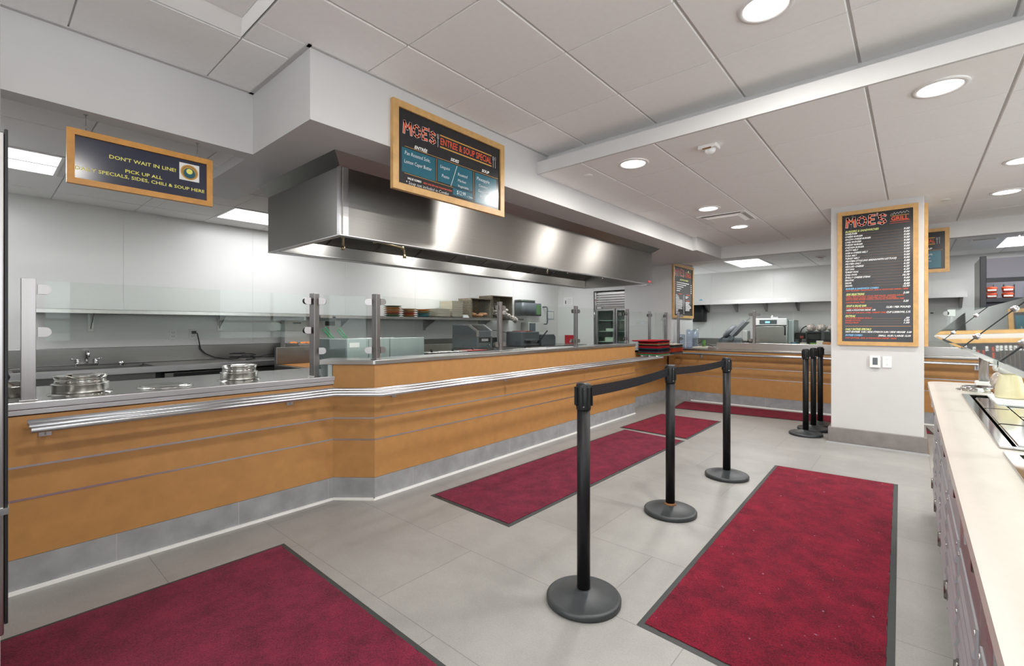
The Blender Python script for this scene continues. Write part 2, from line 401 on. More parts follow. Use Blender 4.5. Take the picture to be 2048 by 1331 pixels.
# ---- dropped edge (fascia) with the set-back strip above it
struct('trim_1', MB().box(-2.466, 3.2, YB, YB+0.02, 2.597, 2.702).box(-2.466, 3.2, YB+0.02, YB+0.15, 2.69, 2.702), 'wall_white')
struct('trim_2', MB().box(-2.466, 3.2, YB+0.15, YB+0.17, 2.70, 2.80), 'wall_white')
# ---- soffit above counter and hood
SF = MB()
SF.prism([(-3.384,-4.2),(-3.254,-4.2),(-3.254,1.187),(-3.384,1.187)], 2.40, 2.83)
SF.prism([(-4.56,1.187),(-2.466,1.187),(-2.466,1.52),(-4.56,1.52)], 2.40, 2.83)
SF.prism([(-3.98,1.52),(-2.466,1.52),(-2.466,6.94),(-3.98,6.94)], 2.40, 2.83)
struct('wall_soffit', SF, 'wall_white')
struct('ceiling', MB().prism([(-4.3,6.94),(-2.40,6.94),(-2.40,8.07),(3.2,8.07),(3.2,8.21),(-3.31,8.21),(-3.31,8.25),(-4.3,8.25)], 2.40, 2.83), 'wall_white')
# ---- ceiling edge angles
tr = MB()
tr.box(-2.472, -2.446, 1.167, YB+0.15, 2.787, 2.794).box(-3.254, -2.446, 1.161, 1.187, 2.787, 2.794).box(-3.254, -3.228, -4.2, 1.187, 2.787, 2.794)
struct('trim_3', tr, 'grid_bar')
# ---- walls
kw = MB().box(-6.25, -6.09, -4.2, 8.65, 0, 2.86)
struct('wall_left', kw, 'panel_white')
sm_ = MB()
for y in (-0.20, 1.01, 2.23, 3.45, 4.67, 5.89, 7.11): sm_.box(-6.092, -6.087, y-0.012, y+0.012, 1.08, 2.45)
struct('trim_4', sm_, 'panel_white')
struct('wall_end', MB().box(-6.25, -5.16, 8.65, 8.80, 0, 2.86).box(-5.16, -4.31, 8.65, 8.80, 2.03, 2.86).box(-6.09, -5.16, 8.80, 9.6, 2.2, 2.86), 'panel_white')
struct('wall_alcove', MB().box(-5.3, -4.2, 9.55, 9.7, 0, 2.86).box(-5.3,-5.16,8.8,9.6,0,2.86), 'wall_white')
struct('wall_pier', MB().box(-4.231, -3.31, 8.25, 9.33, 0, 2.5), 'wall_white')
struct('wall_back', MB().box(-5.3, 3.2, 10.75, 10.9, 0, 2.86), 'panel_white')
bs = MB()
for x in (-3.4, -2.18, -0.96, 0.26, 1.48): bs.box(x-0.006, x+0.006, 10.746, 10.751, 0.9, 2.45)
struct('trim_5', bs, 'panel_white')
wr = MB().box(3.2, 3.35, -4.2, 10.9, 0, 0.4).box(3.2, 3.35, -4.2, 10.9, 2.45, 2.86)
for a, b in ((-4.2,-3.7),(-1.4,-1.1),(1.2,3.2),(5.2,10.9)): wr.box(3.2, 3.35, a, b, 0.4, 2.45)
struct('wall_right', wr, 'wall_white')
wf = MB()
for a, b in ((-3.7,-1.4),(-1.1,1.2),(3.2,5.2)):
    for y in (a, (a+b)/2-0.02, b-0.04): wf.box(3.26, 3.32, y, y+0.04, 0.4, 2.45)
    wf.box(3.26, 3.32, a, b, 0.4, 0.45).box(3.26, 3.32, a, b, 2.40, 2.45)
struct('window_2', wf, 'plastic_black')
struct('wall_front', MB().box(-6.25, 3.35, -4.35, -4.2, 0, 0.5).box(-6.25, 3.35, -4.35, -4.2, 2.3, 2.86).box(-6.25,-5.0,-4.35,-4.2,0.5,2.3)
       .box(-2.6,-2.2,-4.35,-4.2,0.5,2.3).box(0.4,0.8,-4.35,-4.2,0.5,2.3).box(2.9,3.35,-4.35,-4.2,0.5,2.3), 'wall_white')
wf = MB()
for a, b in ((-5.0,-2.6),(-2.2,0.4),(0.8,2.9)):
    for x in (a, (a+b)/2-0.02, b-0.04): wf.box(x, x+0.04, -4.32, -4.26, 0.5, 2.3)
    wf.box(a, b, -4.32, -4.26, 0.5, 0.55).box(a, b, -4.32, -4.26, 2.25, 2.3)
struct('window_1', wf, 'plastic_black')
struct('wall_partition', MB().box(-6.09, -2.9, -0.62, -0.5, 0, 2.86), 'wall_white')
# ---- column with its tile base
struct('wall_column', MB().box(-0.69, 0.087, 6.25, 7.0, 0, 2.62), 'wall_white', 0.004)
bc = MB().box(-0.715, 0.112, 6.215, 7.03, 0.0, 0.165)
struct('baseboard_column', bc, 'tile_brown', 0.003)
struct('trim_6', MB().box(-0.73, 0.127, 6.195, 7.04, 0, 0.012), 'aluminium')
# ================================================================== COUNTERS
def panel_line(name, pts, z0, z1, th, material, parent, bevel=0.0, inset=0.0):
    """vertical slab following a floor polyline, front on the line (walking direction, thickness to the left)"""
    mb = MB()
    for a, b in zip(pts[:-1], pts[1:]):
        a = Vector((*a,0)); b = Vector((*b,0)); d = (b-a).normalized(); n = Vector((-d.y, d.x, 0))
        a2 = a-n*inset; b2 = b-n*inset
        q = [a2, b2, b2+n*th, a2+n*th]
        mb.hexa([(p.x,p.y,z0) for p in q], [(p.x,p.y,z1) for p in q])
    return mb.build(name, material, parent, bevel)
LOWF = [(-3.25,-0.45),(-3.25,1.735)]
HIF = [(-3.25,1.735),(-3.01,1.935),(-3.05,4.0),(-3.09,6.34)]
def counter(label, pts, ztop, strips=(0.445,0.603), tick=True, seams=()):
    t = thing('serving_counter', label, 'counter', (0,0,0))
    panel_line('front_panel', pts, 0.165, ztop-0.035, 0.03, 'laminate_orange', t)
    panel_line('tile_base', pts, 0.0, 0.163, 0.03, 'tile_grey', t)
    for z in strips: panel_line('metal_strip', pts, z-0.005, z+0.005, 0.01, 'aluminium', t, inset=0.0025)
    mb = MB()
    for a, b in zip(pts[:-1], pts[1:]):
        a = Vector((*a,0)); b = Vector((*b,0)); L = (b-a).length; d = (b-a)/L; n = Vector((-d.y,d.x,0))
        k = 0.35 if L > 1 else 9
        while k < L:
            p = a+d*k-n*0.0008; q = [p, p+d*0.003, p+d*0.003+n*0.004, p+n*0.004]
            mb.hexa([(r.x,r.y,0.0) for r in q], [(r.x,r.y,0.163) for r in q]); k += 0.6
    if mb.v: mb.build('tile_joint', 'ink_grey', t)
    mb = MB()
    for (x, y, dx, dy) in seams:
        mb.hexa([(x,y,0.165),(x+dx*0.003-dy*0.0,y+dy*0.003,0.165),(x+dx*0.003-0.004*dy,y+dy*0.003+0.0*dx,0.165),(x-0.004*dy,y,0.165)],
                [(x,y,ztop-0.035),(x+dx*0.003,y+dy*0.003,ztop-0.035),(x+dx*0.003-0.004*dy,y+dy*0.003,ztop-0.035),(x-0.004*dy,y,ztop-0.035)])
    return t
# low counter
c1 = counter('low steel-topped serving counter with orange front and three soup wells', LOWF, 0.882)
wt = MB()   # top with three round openings is modelled as a plain slab with the rings standing on it
wt.prism([(-3.238,-0.45),(-3.238,1.742),(-3.47,1.96),(-4.05,1.96),(-4.05,-0.45)], 0.886, 0.914)
wt.build('countertop', 'steel_top', c1, 0.004)
panel_line('counter_edge', [(-3.236,-0.05),(-3.236,1.745)], 0.879, 0.913, 0.012, 'steel_edge', c1, 0.003)
panel_line('lower_trim', [(-3.243,-0.45),(-3.243,1.742)], 0.852, 0.877, 0.02, 'steel_edge', c1, 0.002)
panel_line('toe_strip', [(-3.235,0.09),(-3.235,1.728)], 0.0, 0.016, 0.015, 'trim_white', c1)
MB().box(-4.04,-3.30,-0.44,1.90,0.12,0.88).build('cabinet_body', 'steel_dark', c1)
# high counter
c2 = counter('high serving counter with angled corner, orange front and steel ledge', HIF, 1.032)
def ledge(mb, pts, z0, z1, depth, over=0.012):
    for a, b in zip(pts[:-1], pts[1:]):
        pass
hi_o = [(-3.335,1.648),(-3.005,1.918),(-2.995,1.93),(-3.035,4.0),(-3.076,6.35)]
hi_i = [(-3.33,6.35),(-3.31,4.0),(-3.27,2.06),(-3.50,1.86)]
MB().prism(hi_o+hi_i, 0.998, 1.031).build('ledge', 'steel', c2, 0.003)
MB().prism([(-3.235,1.765),(-3.02,1.945),(-3.06,4.0),(-3.10,6.33),(-3.30,6.33),(-3.26,2.08),(-3.46,1.90)], 0.0, 0.997).build('cabinet_body', 'steel_dark', c2)
MB().box(-3.36,-3.255,1.70,1.78,0.914,0.998).build('end_cap', 'steel_frost', c2)
panel_line('toe_strip', [(-3.24,1.728),(-2.995,1.922),(-3.035,4.0),(-3.075,6.34)], 0.0, 0.016, 0.018, 'trim_white', c2)
MB().box(-3.31,-3.09,6.336,6.345,0.0,1.0).build('end_panel', 'laminate_orange', c2)
# recessed counter (trays)
c3 = counter('short recessed counter section with orange front below the stacked trays', [(-3.312,6.36),(-3.312,8.08)], 0.91)
MB().box(-3.30,-3.75,6.35,8.24,0.875,0.905).build('ledge', 'steel', c3, 0.003)
MB().box(-3.34,-3.7,6.36,8.22,0.0,0.87).build('cabinet_body', 'steel_dark', c3)
# back counter
c4 = counter('long serving counter across the far end with orange front', [(-3.30,8.10),(2.6,8.10)], 0.90)
MB().box(-3.30,2.6,8.085,8.69,0.872,0.900).build('ledge', 'steel', c4, 0.003)
MB().box(-2.50,2.6,8.16,8.19,0.902,1.012).build('upstand', 'steel', c4, 0.003)
MB().box(-2.62,-2.50,8.10,8.19,0.902,0.94).build('upstand_end', 'steel', c4, 0.003)
MB().box(-3.28,2.6,8.14,8.67,0.0,0.87).build('cabinet_body', 'steel_dark', c4)
panel_line('toe_strip', [(-2.9,8.085),(2.6,8.085)], 0.0, 0.016, 0.018, 'trim_white', c4)

# ------------------------------------------------------------------ tray slides
def offs(pts, d):
    out = []; P = [Vector((*p,0)) for p in pts]
    for i, p in enumerate(P):
        ns = []
        if i > 0: q = (p-P[i-1]).normalized(); ns.append(Vector((q.y,-q.x,0)))
        if i < len(P)-1: q = (P[i+1]-p).normalized(); ns.append(Vector((q.y,-q.x,0)))
        n = sum(ns, Vector()).normalized(); k = 1/max(0.5, n.dot(ns[0]))
        out.append((p.x+n.x*d*k, p.y+n.y*d*k))
    return out
def bracket(mb, p, n, z=0.815, L=0.27):
    p = Vector((*p,0)); n = Vector((*n,0)).normalized(); t = Vector((-n.y,n.x,0))
    def bx(a0, a1, w, z0, z1):
        q = [p+n*a0-t*w, p+n*a1-t*w, p+n*a1+t*w, p+n*a0+t*w]
        mb.hexa([(v.x,v.y,z0) for v in q], [(v.x,v.y,z1) for v in q])
    bx(0.0, L, 0.014, z-0.014, z-0.004); bx(0.0, 0.006, 0.022, z-0.075, z-0.004)
    q = [(p+n*0.006-t*0.003), (p+n*0.006+t*0.003)]
    mb.sweep([(0,-0.07),(0,-0.012),(0.10,-0.012),(0.03,-0.03)], (q[0].x,q[0].y,z), tuple(t*0.006), tuple(n), (0,0,1))
def tray_slide(label, pts, ds, brs, z=0.822, sag=()):
    t = thing('tray_slide', label, 'tray slide')
    for d in ds:
        o = offs(pts, d)
        prof = [(0.0145*math.cos(a), 0.0145*math.sin(a)) for a in [2*math.pi*k/12 for k in range(12)]]
        mb = MB(); prev = None
        for i, p in enumerate(o):
            if i == 0: dr = Vector((o[1][0]-p[0], o[1][1]-p[1],0)).normalized(); k = 1
            elif i == len(o)-1: dr = Vector((p[0]-o[i-1][0], p[1]-o[i-1][1],0)).normalized(); k = 1
            else:
                d1 = Vector((p[0]-o[i-1][0], p[1]-o[i-1][1],0)).normalized(); d2 = Vector((o[i+1][0]-p[0], o[i+1][1]-p[1],0)).normalized()
                dr = (d1+d2).normalized(); k = 1/max(0.5, dr.dot(d1))
            n = Vector((dr.y,-dr.x,0))
            ring = [(p[0]+n.x*a*k, p[1]+n.y*a*k, z+b) for a, b in prof]
            base = len(mb.v); mb.v += ring
            if prev is not None:
                for q in range(12): mb.f.append([prev+q, prev+(q+1)%12, base+(q+1)%12, base+q]); mb.sm.append(True); mb.mi.append(0)
            else: mb.f.append(list(range(base+11, base-1, -1))); mb.sm.append(False); mb.mi.append(0)
            prev = base
        mb.f.append(list(range(prev, prev+12))); mb.sm.append(False); mb.mi.append(0)
        mb.build('rail', 'aluminium', t)
    for p, n in brs:
        mb = MB(); bracket(mb, p, n); mb.build('bracket', 'steel_edge', t)
    return t
tray_slide('long aluminium tray slide along the low and high counters', [(-3.25,0.165),(-3.25,1.735),(-3.01,1.935),(-3.05,4.0),(-3.09,6.62)], (0.07,0.19,0.305),
    [((-3.25,0.23),(1,0)),((-3.25,1.42),(1,0)),((-3.012,2.10),(1,0)),((-3.04,3.42),(1,0)),((-3.07,4.95),(1,0)),((-3.09,6.25),(1,0))])
tray_slide('short tray slide carrying stacked trays in the recess', [(-3.312,6.80),(-3.312,8.02)], (0.10,0.22,0.34), [((-3.312,7.0),(1,0)),((-3.312,7.8),(1,0))])
tray_slide('tray slide across the far counter', [(-3.10,8.10),(2.6,8.10)], (0.075,0.155,0.235), [((-2.72,8.10),(0,-1)),((-1.2,8.10),(0,-1)),((0.6,8.10),(0,-1))], z=0.822)

# ------------------------------------------------------------------ sneeze guards
def clamp(mb, p, along, n):
    """D-shaped glass clamp: starts at the post, round end away from it"""
    p = Vector(p); along = Vector(along).normalized(); n = Vector(n).normalized()
    poly = [(0,-0.024),(0.026,-0.024)]+[(0.026+0.024*math.cos(a), 0.024*math.sin(a)) for a in [math.radians(-75+15*k) for k in range(11)]]+[(0.026,0.024),(0,0.024)]
    for s in (0.006, -0.014): mb.sweep(poly, p+n*s, n*0.008, along, (0,0,1))
def guard(label, posts, panes, group=None):
    t = thing('sneeze_guard', label, 'sneeze guard', (0,0,0), 0, group)
    for (x, y, z0, z1, w, rz) in posts:
        c, s = math.cos(rz), math.sin(rz); q = [(x+c*a-s*b, y+s*a+c*b) for a, b in ((-w,-w),(w,-w),(w,w),(-w,w))]
        mb = MB().prism(q, z0, z1); q2 = [(x+c*a-s*b, y+s*a+c*b) for a, b in ((-w*1.3,-w*1.3),(w*1.3,-w*1.3),(w*1.3,w*1.3),(-w*1.3,w*1.3))]
        mb.prism(q2, z0, z0+0.006); mb.build('post', 'steel_post', t, 0.002)
    for (a, b, z0, z1, zs) in panes:
        A = Vector((*a,0)); B = Vector((*b,0)); d = (B-A).normalized(); n = Vector((d.y,-d.x,0))
        q = [A-n*0.004, B-n*0.004, B+n*0.004, A+n*0.004]
        MB().hexa([(p.x,p.y,z0) for p in q], [(p.x,p.y,z1) for p in q]).build('glass_pane', 'glass_clear', t)
        for z in zs:
            for P_, D_ in ((A-d*0.03, d), (B+d*0.03, -d)):
                mb = MB(); clamp(mb, P_+Vector((0,0,z)), D_, n); mb.build('clamp', 'steel_post', t)
    return t
p1, p2, p3, p4, p5, p6 = (-3.31,0.175), (-3.33,1.635), (-3.09,1.998), (-3.165,3.475), (-3.17,4.885), (-3.19,6.30)
def between(a, b, g=0.062):
    A = Vector((*a,0)); B = Vector((*b,0)); d = (B-A).normalized()
    return ((A+d*g).x, (A+d*g).y), ((B-d*g).x, (B-d*g).y)
guard('glass sneeze guard with steel posts along the low and high counters',
  [(*p1,0.914,1.518,0.026,0),(*p2,0.914,1.522,0.024,0.3),(*p3,1.031,1.525,0.022,0.3),(*p4,1.031,1.53,0.020,0),(*p5,1.031,1.535,0.020,0),(*p6,1.031,1.537,0.020,0)],
  [(*between(p1,p2),1.205,1.510,(1.252,1.465)),(*between(p2,p3),1.055,1.510,(1.10,1.465)),(*between(p3,p4),1.055,1.512,(1.10,1.468)),(*between(p4,p5),1.055,1.512,(1.10,1.468)),(*between(p5,p6),1.055,1.512,(1.10,1.468))])
q1, q2, q3 = (-3.40,6.86), (-3.40,7.53), (-3.40,8.22)
guard('glass sneeze guard behind the stacked trays', [(*q2,0.905,1.537,0.019,0),(*q3,0.905,1.537,0.019,0)],
  [(*between((-3.40,6.42),q2),0.95,1.52,(1.47,)),(*between(q2,q3),0.95,1.52,(1.47,))])
guard('glass sneeze guard on the far counter', [(-3.18,8.25,0.90,1.537,0.02,0),(-1.935,8.22,0.90,1.53,0.02,0),(-0.62,8.22,0.90,1.53,0.02,0),(0.75,8.22,0.90,1.50,0.02,0)],
  [(*between((-3.18,8.25),(-1.935,8.22)),1.02,1.52,(1.06,1.47)),(*between((-1.935,8.22),(-0.62,8.22)),1.02,1.52,(1.06,1.47)),(*between((-0.62,8.22),(0.75,8.22)),1.02,1.52,(1.06,1.47))])

# ------------------------------------------------------------------ extraction hood
hd = thing('extraction_hood', 'large brushed stainless steel extraction hood under the white soffit', 'extraction hood', (-3.4,4,1.89))
hd.location = (0,0,0)
X0, X1, Y0, Y1, ZB, ZT = -3.976, -2.84, 1.565, 6.37, 1.885, 2.33
MB().box(X1-0.012, X1, Y0, Y1, ZB, ZT).build('front_panel', 'steel_hood', hd, 0.002)
MB().box(X0, X1-0.012, Y0, Y0+0.012, ZB, ZT).build('side_panel', 'steel_hood', hd, 0.002)
MB().box(X0, X1-0.012, Y1-0.012, Y1, ZB, ZT).build('side_panel', 'steel_hood', hd, 0.002)
MB().box(X0, X0+0.012, Y0+0.012, Y1-0.012, ZB+0.03, ZT).build('rear_panel', 'steel_dark', hd)
mb = MB()   # sloped collar from body top out to the soffit
mb.raw([(X1,Y0,ZT),(X1,Y1,ZT),(-2.766,6.482,2.399),(-2.766,1.49,2.399)], [(0,1,2,3)])
mb.raw([(X0,Y0,ZT),(X1,Y0,ZT),(-2.766,1.49,2.399),(X0,1.49,2.399)], [(0,1,2,3)])
mb.raw([(X1,Y1,ZT),(X0,Y1,ZT),(X0,6.482,2.399),(-2.766,6.482,2.399)], [(0,1,2,3)])
mb.build('collar', 'steel_dark', hd)
MB().box(X1-0.001, X1+0.004, Y0+0.02, Y0+0.06, ZB, ZT).box(X1-0.03,X1+0.004,Y0-0.004,Y0+0.006,ZB,ZT).build('corner_trim', 'steel_edge', hd)
MB().box(X1-0.05, X1+0.003, Y0-0.002, Y1+0.002, ZB-0.006, ZB).box(X0, X1-0.05, Y0-0.002, Y0+0.04, ZB-0.006, ZB).box(X0, X1-0.05, Y1-0.04, Y1+0.002, ZB-0.006, ZB).box(X0,X0+0.05,Y0+0.04,Y1-0.04,ZB-0.006,ZB).build('bottom_rim', 'steel_edge', hd)
mb = MB()   # inner filter bank sloping up from the rear gutter, and the inner ceiling
mb.raw([(X0+0.02,Y0+0.02,2.00),(X0+0.02,Y1-0.02,2.00),(X0+0.62,Y1-0.02,2.27),(X0+0.62,Y0+0.02,2.27)], [(0,1,2,3)])
mb.raw([(X0+0.62,Y0+0.02,2.27),(X0+0.62,Y1-0.02,2.27),(X1-0.02,Y1-0.02,2.27),(X1-0.02,Y0+0.02,2.27)], [(0,1,2,3)])
mb.build('filter_bank', 'steel', hd)
for q in range(1, 10): MB().hexa([(X0+0.03,Y0+q*0.48,2.0),(X0+0.62,Y0+q*0.48,2.265),(X0+0.62,Y0+q*0.48+0.012,2.265),(X0+0.03,Y0+q*0.48+0.012,2.0)], [(X0+0.02,Y0+q*0.48,2.008),(X0+0.61,Y0+q*0.48,2.272),(X0+0.61,Y0+q*0.48+0.012,2.272),(X0+0.02,Y0+q*0.48+0.012,2.008)]).build('filter_seam', 'steel_dark', hd)
MB().box(X0+0.012, X0+0.10, Y0+0.02, Y1-0.02, ZB+0.0, ZB+0.012).box(X0+0.012, X0+0.03, Y0+0.02, Y1-0.02, ZB+0.012, 2.0).build('grease_gutter', 'steel_dark', hd)
for q in (2.35, 3.55, 4.75, 5.75):
    MB().lathe([(0.0001,-0.075),(0.03,-0.07),(0.045,-0.045),(0.045,-0.01),(0.03,0.0)], (X1-0.22,q,2.268), 16).build('hood_lamp', 'lamp_panel', hd)
    ld = bpy.data.lights.new('lamp', 'POINT'); ld.energy = 9; ld.shadow_soft_size = 0.04; lo = bpy.data.objects.new('lamp', ld); COL.objects.link(lo); lo.parent = hd; lo.location = (X1-0.22,q,2.16)
# cooking fire-suppression pipes
def pipe(pts, r=0.011): return MB().tube(pts, r, 8)
px, pz = X1-0.36, 1.95
pipe([(px,2.06,2.24),(px,2.06,pz)]).build('pipe_drop', 'brass_dark', hd)
m_ = MB().tube([(px,1.79,1.86),(px,1.79,pz+0.015),(px,1.80,pz+0.02),(px,2.06,pz),(px,2.31,pz-0.02),(px,2.33,pz-0.03),(px,2.34,pz-0.095)], 0.009, 8)
for (yy, zz) in ((1.79,1.86),(1.79,pz),(2.06,pz),(2.32,pz-0.02),(2.34,pz-0.09)): m_.cyl((px,yy,zz-0.014), 0.015, 0.028, 8)
m_.build('pipe_branch', 'brass_dark', hd)
for yy in (3.05, 4.33, 4.75, 5.6): pipe([(px,yy,2.24),(px,yy,1.93)], 0.008).build('pipe_drop', 'chrome', hd)
pipe([(px,4.33,1.93),(px+0.06,4.25,1.925),(px+0.06,4.25,1.88)], 0.009).build('pipe_branch', 'brass_dark', hd)
MB().box(X1, X1+0.003, 6.24, 6.33, 1.905, 1.93).build('maker_plate', 'plastic_red', hd)

# ================================================================== CEILING FITTINGS
def disc_light(x, y, z, r, power, label, group):
    t = thing('ceiling_light', label, 'ceiling light', (x,y,z), 0, group)
    MB().lathe([(r*1.30,-0.001),(r*1.28,-0.007),(r*1.04,-0.009),(r*1.0,-0.003)], (0,0,0), 40, cap=False).build('trim_ring', 'trim_white', t)
    MB().lathe([(r*1.0,-0.003),(0.0001,-0.003)], (0,0,0), 40, cap=False).build('diffuser', 'lamp', t)
    ld = bpy.data.lights.new('lamp', 'AREA'); ld.shape = 'DISK'; ld.size = r*1.9; ld.energy = power; ld.color = (1, 0.965, 0.92)
    lo = bpy.data.objects.new('lamp', ld); COL.objects.link(lo); lo.parent = t; lo.location = (0,0,-0.012)
    return t
GL = 'round recessed downlights'
DL = [(-0.527,2.446,2.7927,'large round downlight in the higher ceiling near the top edge'),
 (0.114,3.477,2.598,'large round downlight at upper right with a wide white ring'),
 (-1.712,3.484,2.598,'round downlight left of the smoke detector near the soffit'),
 (-1.73,5.366,2.598,'round downlight just before the square air cassette'),
 (-1.732,6.603,2.598,'round downlight just beyond the square air cassette'),
 (0.696,6.599,2.598,'round downlight farthest right near the far ceiling edge'),
 (0.667,5.423,2.598,'round downlight cut by the right edge of the photo')]
for x, y, z, l in DL: disc_light(x, y, z, 0.095, DOWN_W, l, GL)
for x, y, z in ((1.3,2.446,2.7927),(-0.527,0.6,2.7927),(1.3,0.6,2.7927),(-0.527,-1.4,2.7927),(1.3,-1.4,2.7927),(-2.35,-1.4,2.7927),(-0.5,-3.2,2.7927),(-2.35,-3.2,2.7927),(2.2,4.3,2.598),(2.2,6.6,2.598)):  # unseen extra downlights, added to keep the whole room evenly bright
    disc_light(x, y, z, 0.095, DOWN_W, 'added unseen downlight evening out the room light', GL)
def troffer(x0, x1, y0, y1, z, power, label, lit=True):
    t = thing('light_panel', label, 'light panel', ((x0+x1)/2,(y0+y1)/2,z)); a, b = (x1-x0)/2, (y1-y0)/2
    fr = MB().box(-a,a,-b,-b+0.018,-0.006,0.0).box(-a,a,b-0.018,b,-0.006,0.0).box(-a,-a+0.018,-b+0.018,b-0.018,-0.006,0).box(a-0.018,a,-b+0.018,b-0.018,-0.006,0)
    fr.build('frame', 'trim_white', t)
    MB().box(-a+0.018,a-0.018,-b+0.018,b-0.018,-0.003,-0.001).build('diffuser', 'lamp_panel' if lit else 'tile_white', t)
    if lit:
        MB().box(-0.01,0.01,-b+0.018,b-0.018,-0.005,-0.003).build('centre_bar', 'trim_white', t)
        ld = bpy.data.lights.new('lamp', 'AREA'); ld.shape = 'RECTANGLE'; ld.size = a*1.8; ld.size_y = b*1.8; ld.energy = power; ld.color = (0.97,0.985,1)
        lo = bpy.data.objects.new('lamp', ld); COL.objects.link(lo); lo.parent = t; lo.location = (0,0,-0.012)
    return t
troffer(-5.10,-4.49,-0.45,0.42,2.463,TROF_W,'bright rectangular light panel behind the hanging sign')
troffer(-5.70,-5.10,1.69,2.90,2.463,TROF_W,'light panel seen beside the hood over the kitchen shelf')
troffer(-5.70,-5.10,4.13,5.35,2.463,TROF_W,'kitchen light panel hidden behind the hood')
troffer(-5.70,-5.10,6.57,7.79,2.463,TROF_W,'kitchen light panel beyond the hood')
troffer(-2.61,-2.02,8.88,10.05,2.463,TROF_W*1.6,'light panel over the far kitchen between pier and column')
troffer(0.93,1.53,8.93,10.04,2.463,TROF_W*1.6,'light panel over the refrigerated display case')
# coffered unlit light at the top left of the higher ceiling
t = thing('ceiling_light', 'square coffered white light fitting, switched off, at top left', 'ceiling light', (-2.06-T/2,1.5306-1.5*T,2.793))
a = T/2-0.008
MB().raw([(-a,-a,0),(a,-a,0),(a,a,0),(-a,a,0),(-a+0.10,-a+0.03,0.05),(a-0.10,-a+0.03,0.05),(a-0.10,a-0.03,0.05),(-a+0.10,a-0.03,0.05)],
   [(0,1,5,4),(1,2,6,5),(2,3,7,6),(3,0,4,7)]).build('reflector', 'trim_white', t)
MB().box(-a+0.10,a-0.10,-a+0.03,a-0.03,0.045,0.05).build('diffuser', 'tile_white', t)
def sprinkler(x, y, z, label):
    o = MB().lathe([(0.001,-0.006),(0.036,-0.006),(0.040,-0.002),(0.040,0.0)], (0,0,0), 24).build('sprinkler_cap', 'trim_white', None)
    o.location = (x,y,z); tag(o, label, 'sprinkler cap', 'flush sprinkler caps')
sprinkler(-2.146,3.504,2.5975,'round white sprinkler cap nearest the soffit corner')
sprinkler(-2.122,6.56,2.5975,'round white sprinkler cap left of the air cassette far end')
sprinkler(0.259,6.6,2.5975,'round white sprinkler cap right of the column top')
sprinkler(-5.30,1.35,2.4645,'round sprinkler cap just below the hanging sign')
def detector(x, y, z, label):
    t = thing('smoke_detector', label, 'smoke detector', (x,y,z), 0)
    MB().box(-0.065,0.065,-0.05,0.05,-0.028,0).build('base', 'trim_white', t, 0.006)
    MB().lathe([(0.0001,-0.062),(0.022,-0.058),(0.034,-0.045),(0.038,-0.028)], (0.01,0,0), 20).build('lens', 'plastic_white', t)
    MB().box(-0.03,0.03,-0.052,-0.046,-0.034,-0.026).build('sensor_clip', 'rust', t)
detector(-1.127,3.508,2.598,'white smoke detector with strobe lens on the dropped ceiling')
detector(-1.177,9.326,2.4645,'small white detector on the far kitchen ceiling')
t = thing('air_cassette', 'square white air cassette with one dark slot in the ceiling', 'air cassette', (-1.71,5.96,2.598)); a = 0.27
MB().box(-a,a,-a,a,-0.012,0).build('frame', 'trim_white', t, 0.004)
MB().raw([(-0.21,-0.21,-0.013),(0.21,-0.21,-0.013),(0.21,0.21,-0.013),(-0.21,0.21,-0.013),(-0.17,-0.17,-0.03),(0.17,-0.17,-0.03),(0.17,0.17,-0.03),(-0.17,0.17,-0.03)],
   [(0,1,5,4),(1,2,6,5),(2,3,7,6),(3,0,4,7),(4,5,6,7)]).build('centre_panel', 'tile_white', t)
MB().box(-0.22,0.22,-0.255,-0.225,-0.0135,-0.012).build('slot', 'plastic_black', t)
g = MB()
for k in range(6): g.box(0.222+k*0.007,0.225+k*0.007,-0.2,0.2,-0.014,-0.012)
g.build('grille', 'ink_grey', t)
t = thing('ceiling_vent', 'narrow white vent on the ceiling above the far menu', 'vent', (0.735,8.964,2.4645))
MB().box(-0.13,0.13,-0.03,0.03,-0.02,0).build('frame', 'trim_white', t, 0.004); MB().box(-0.11,0.11,-0.034,-0.03,-0.016,-0.004).build('slot', 'ink_grey', t)

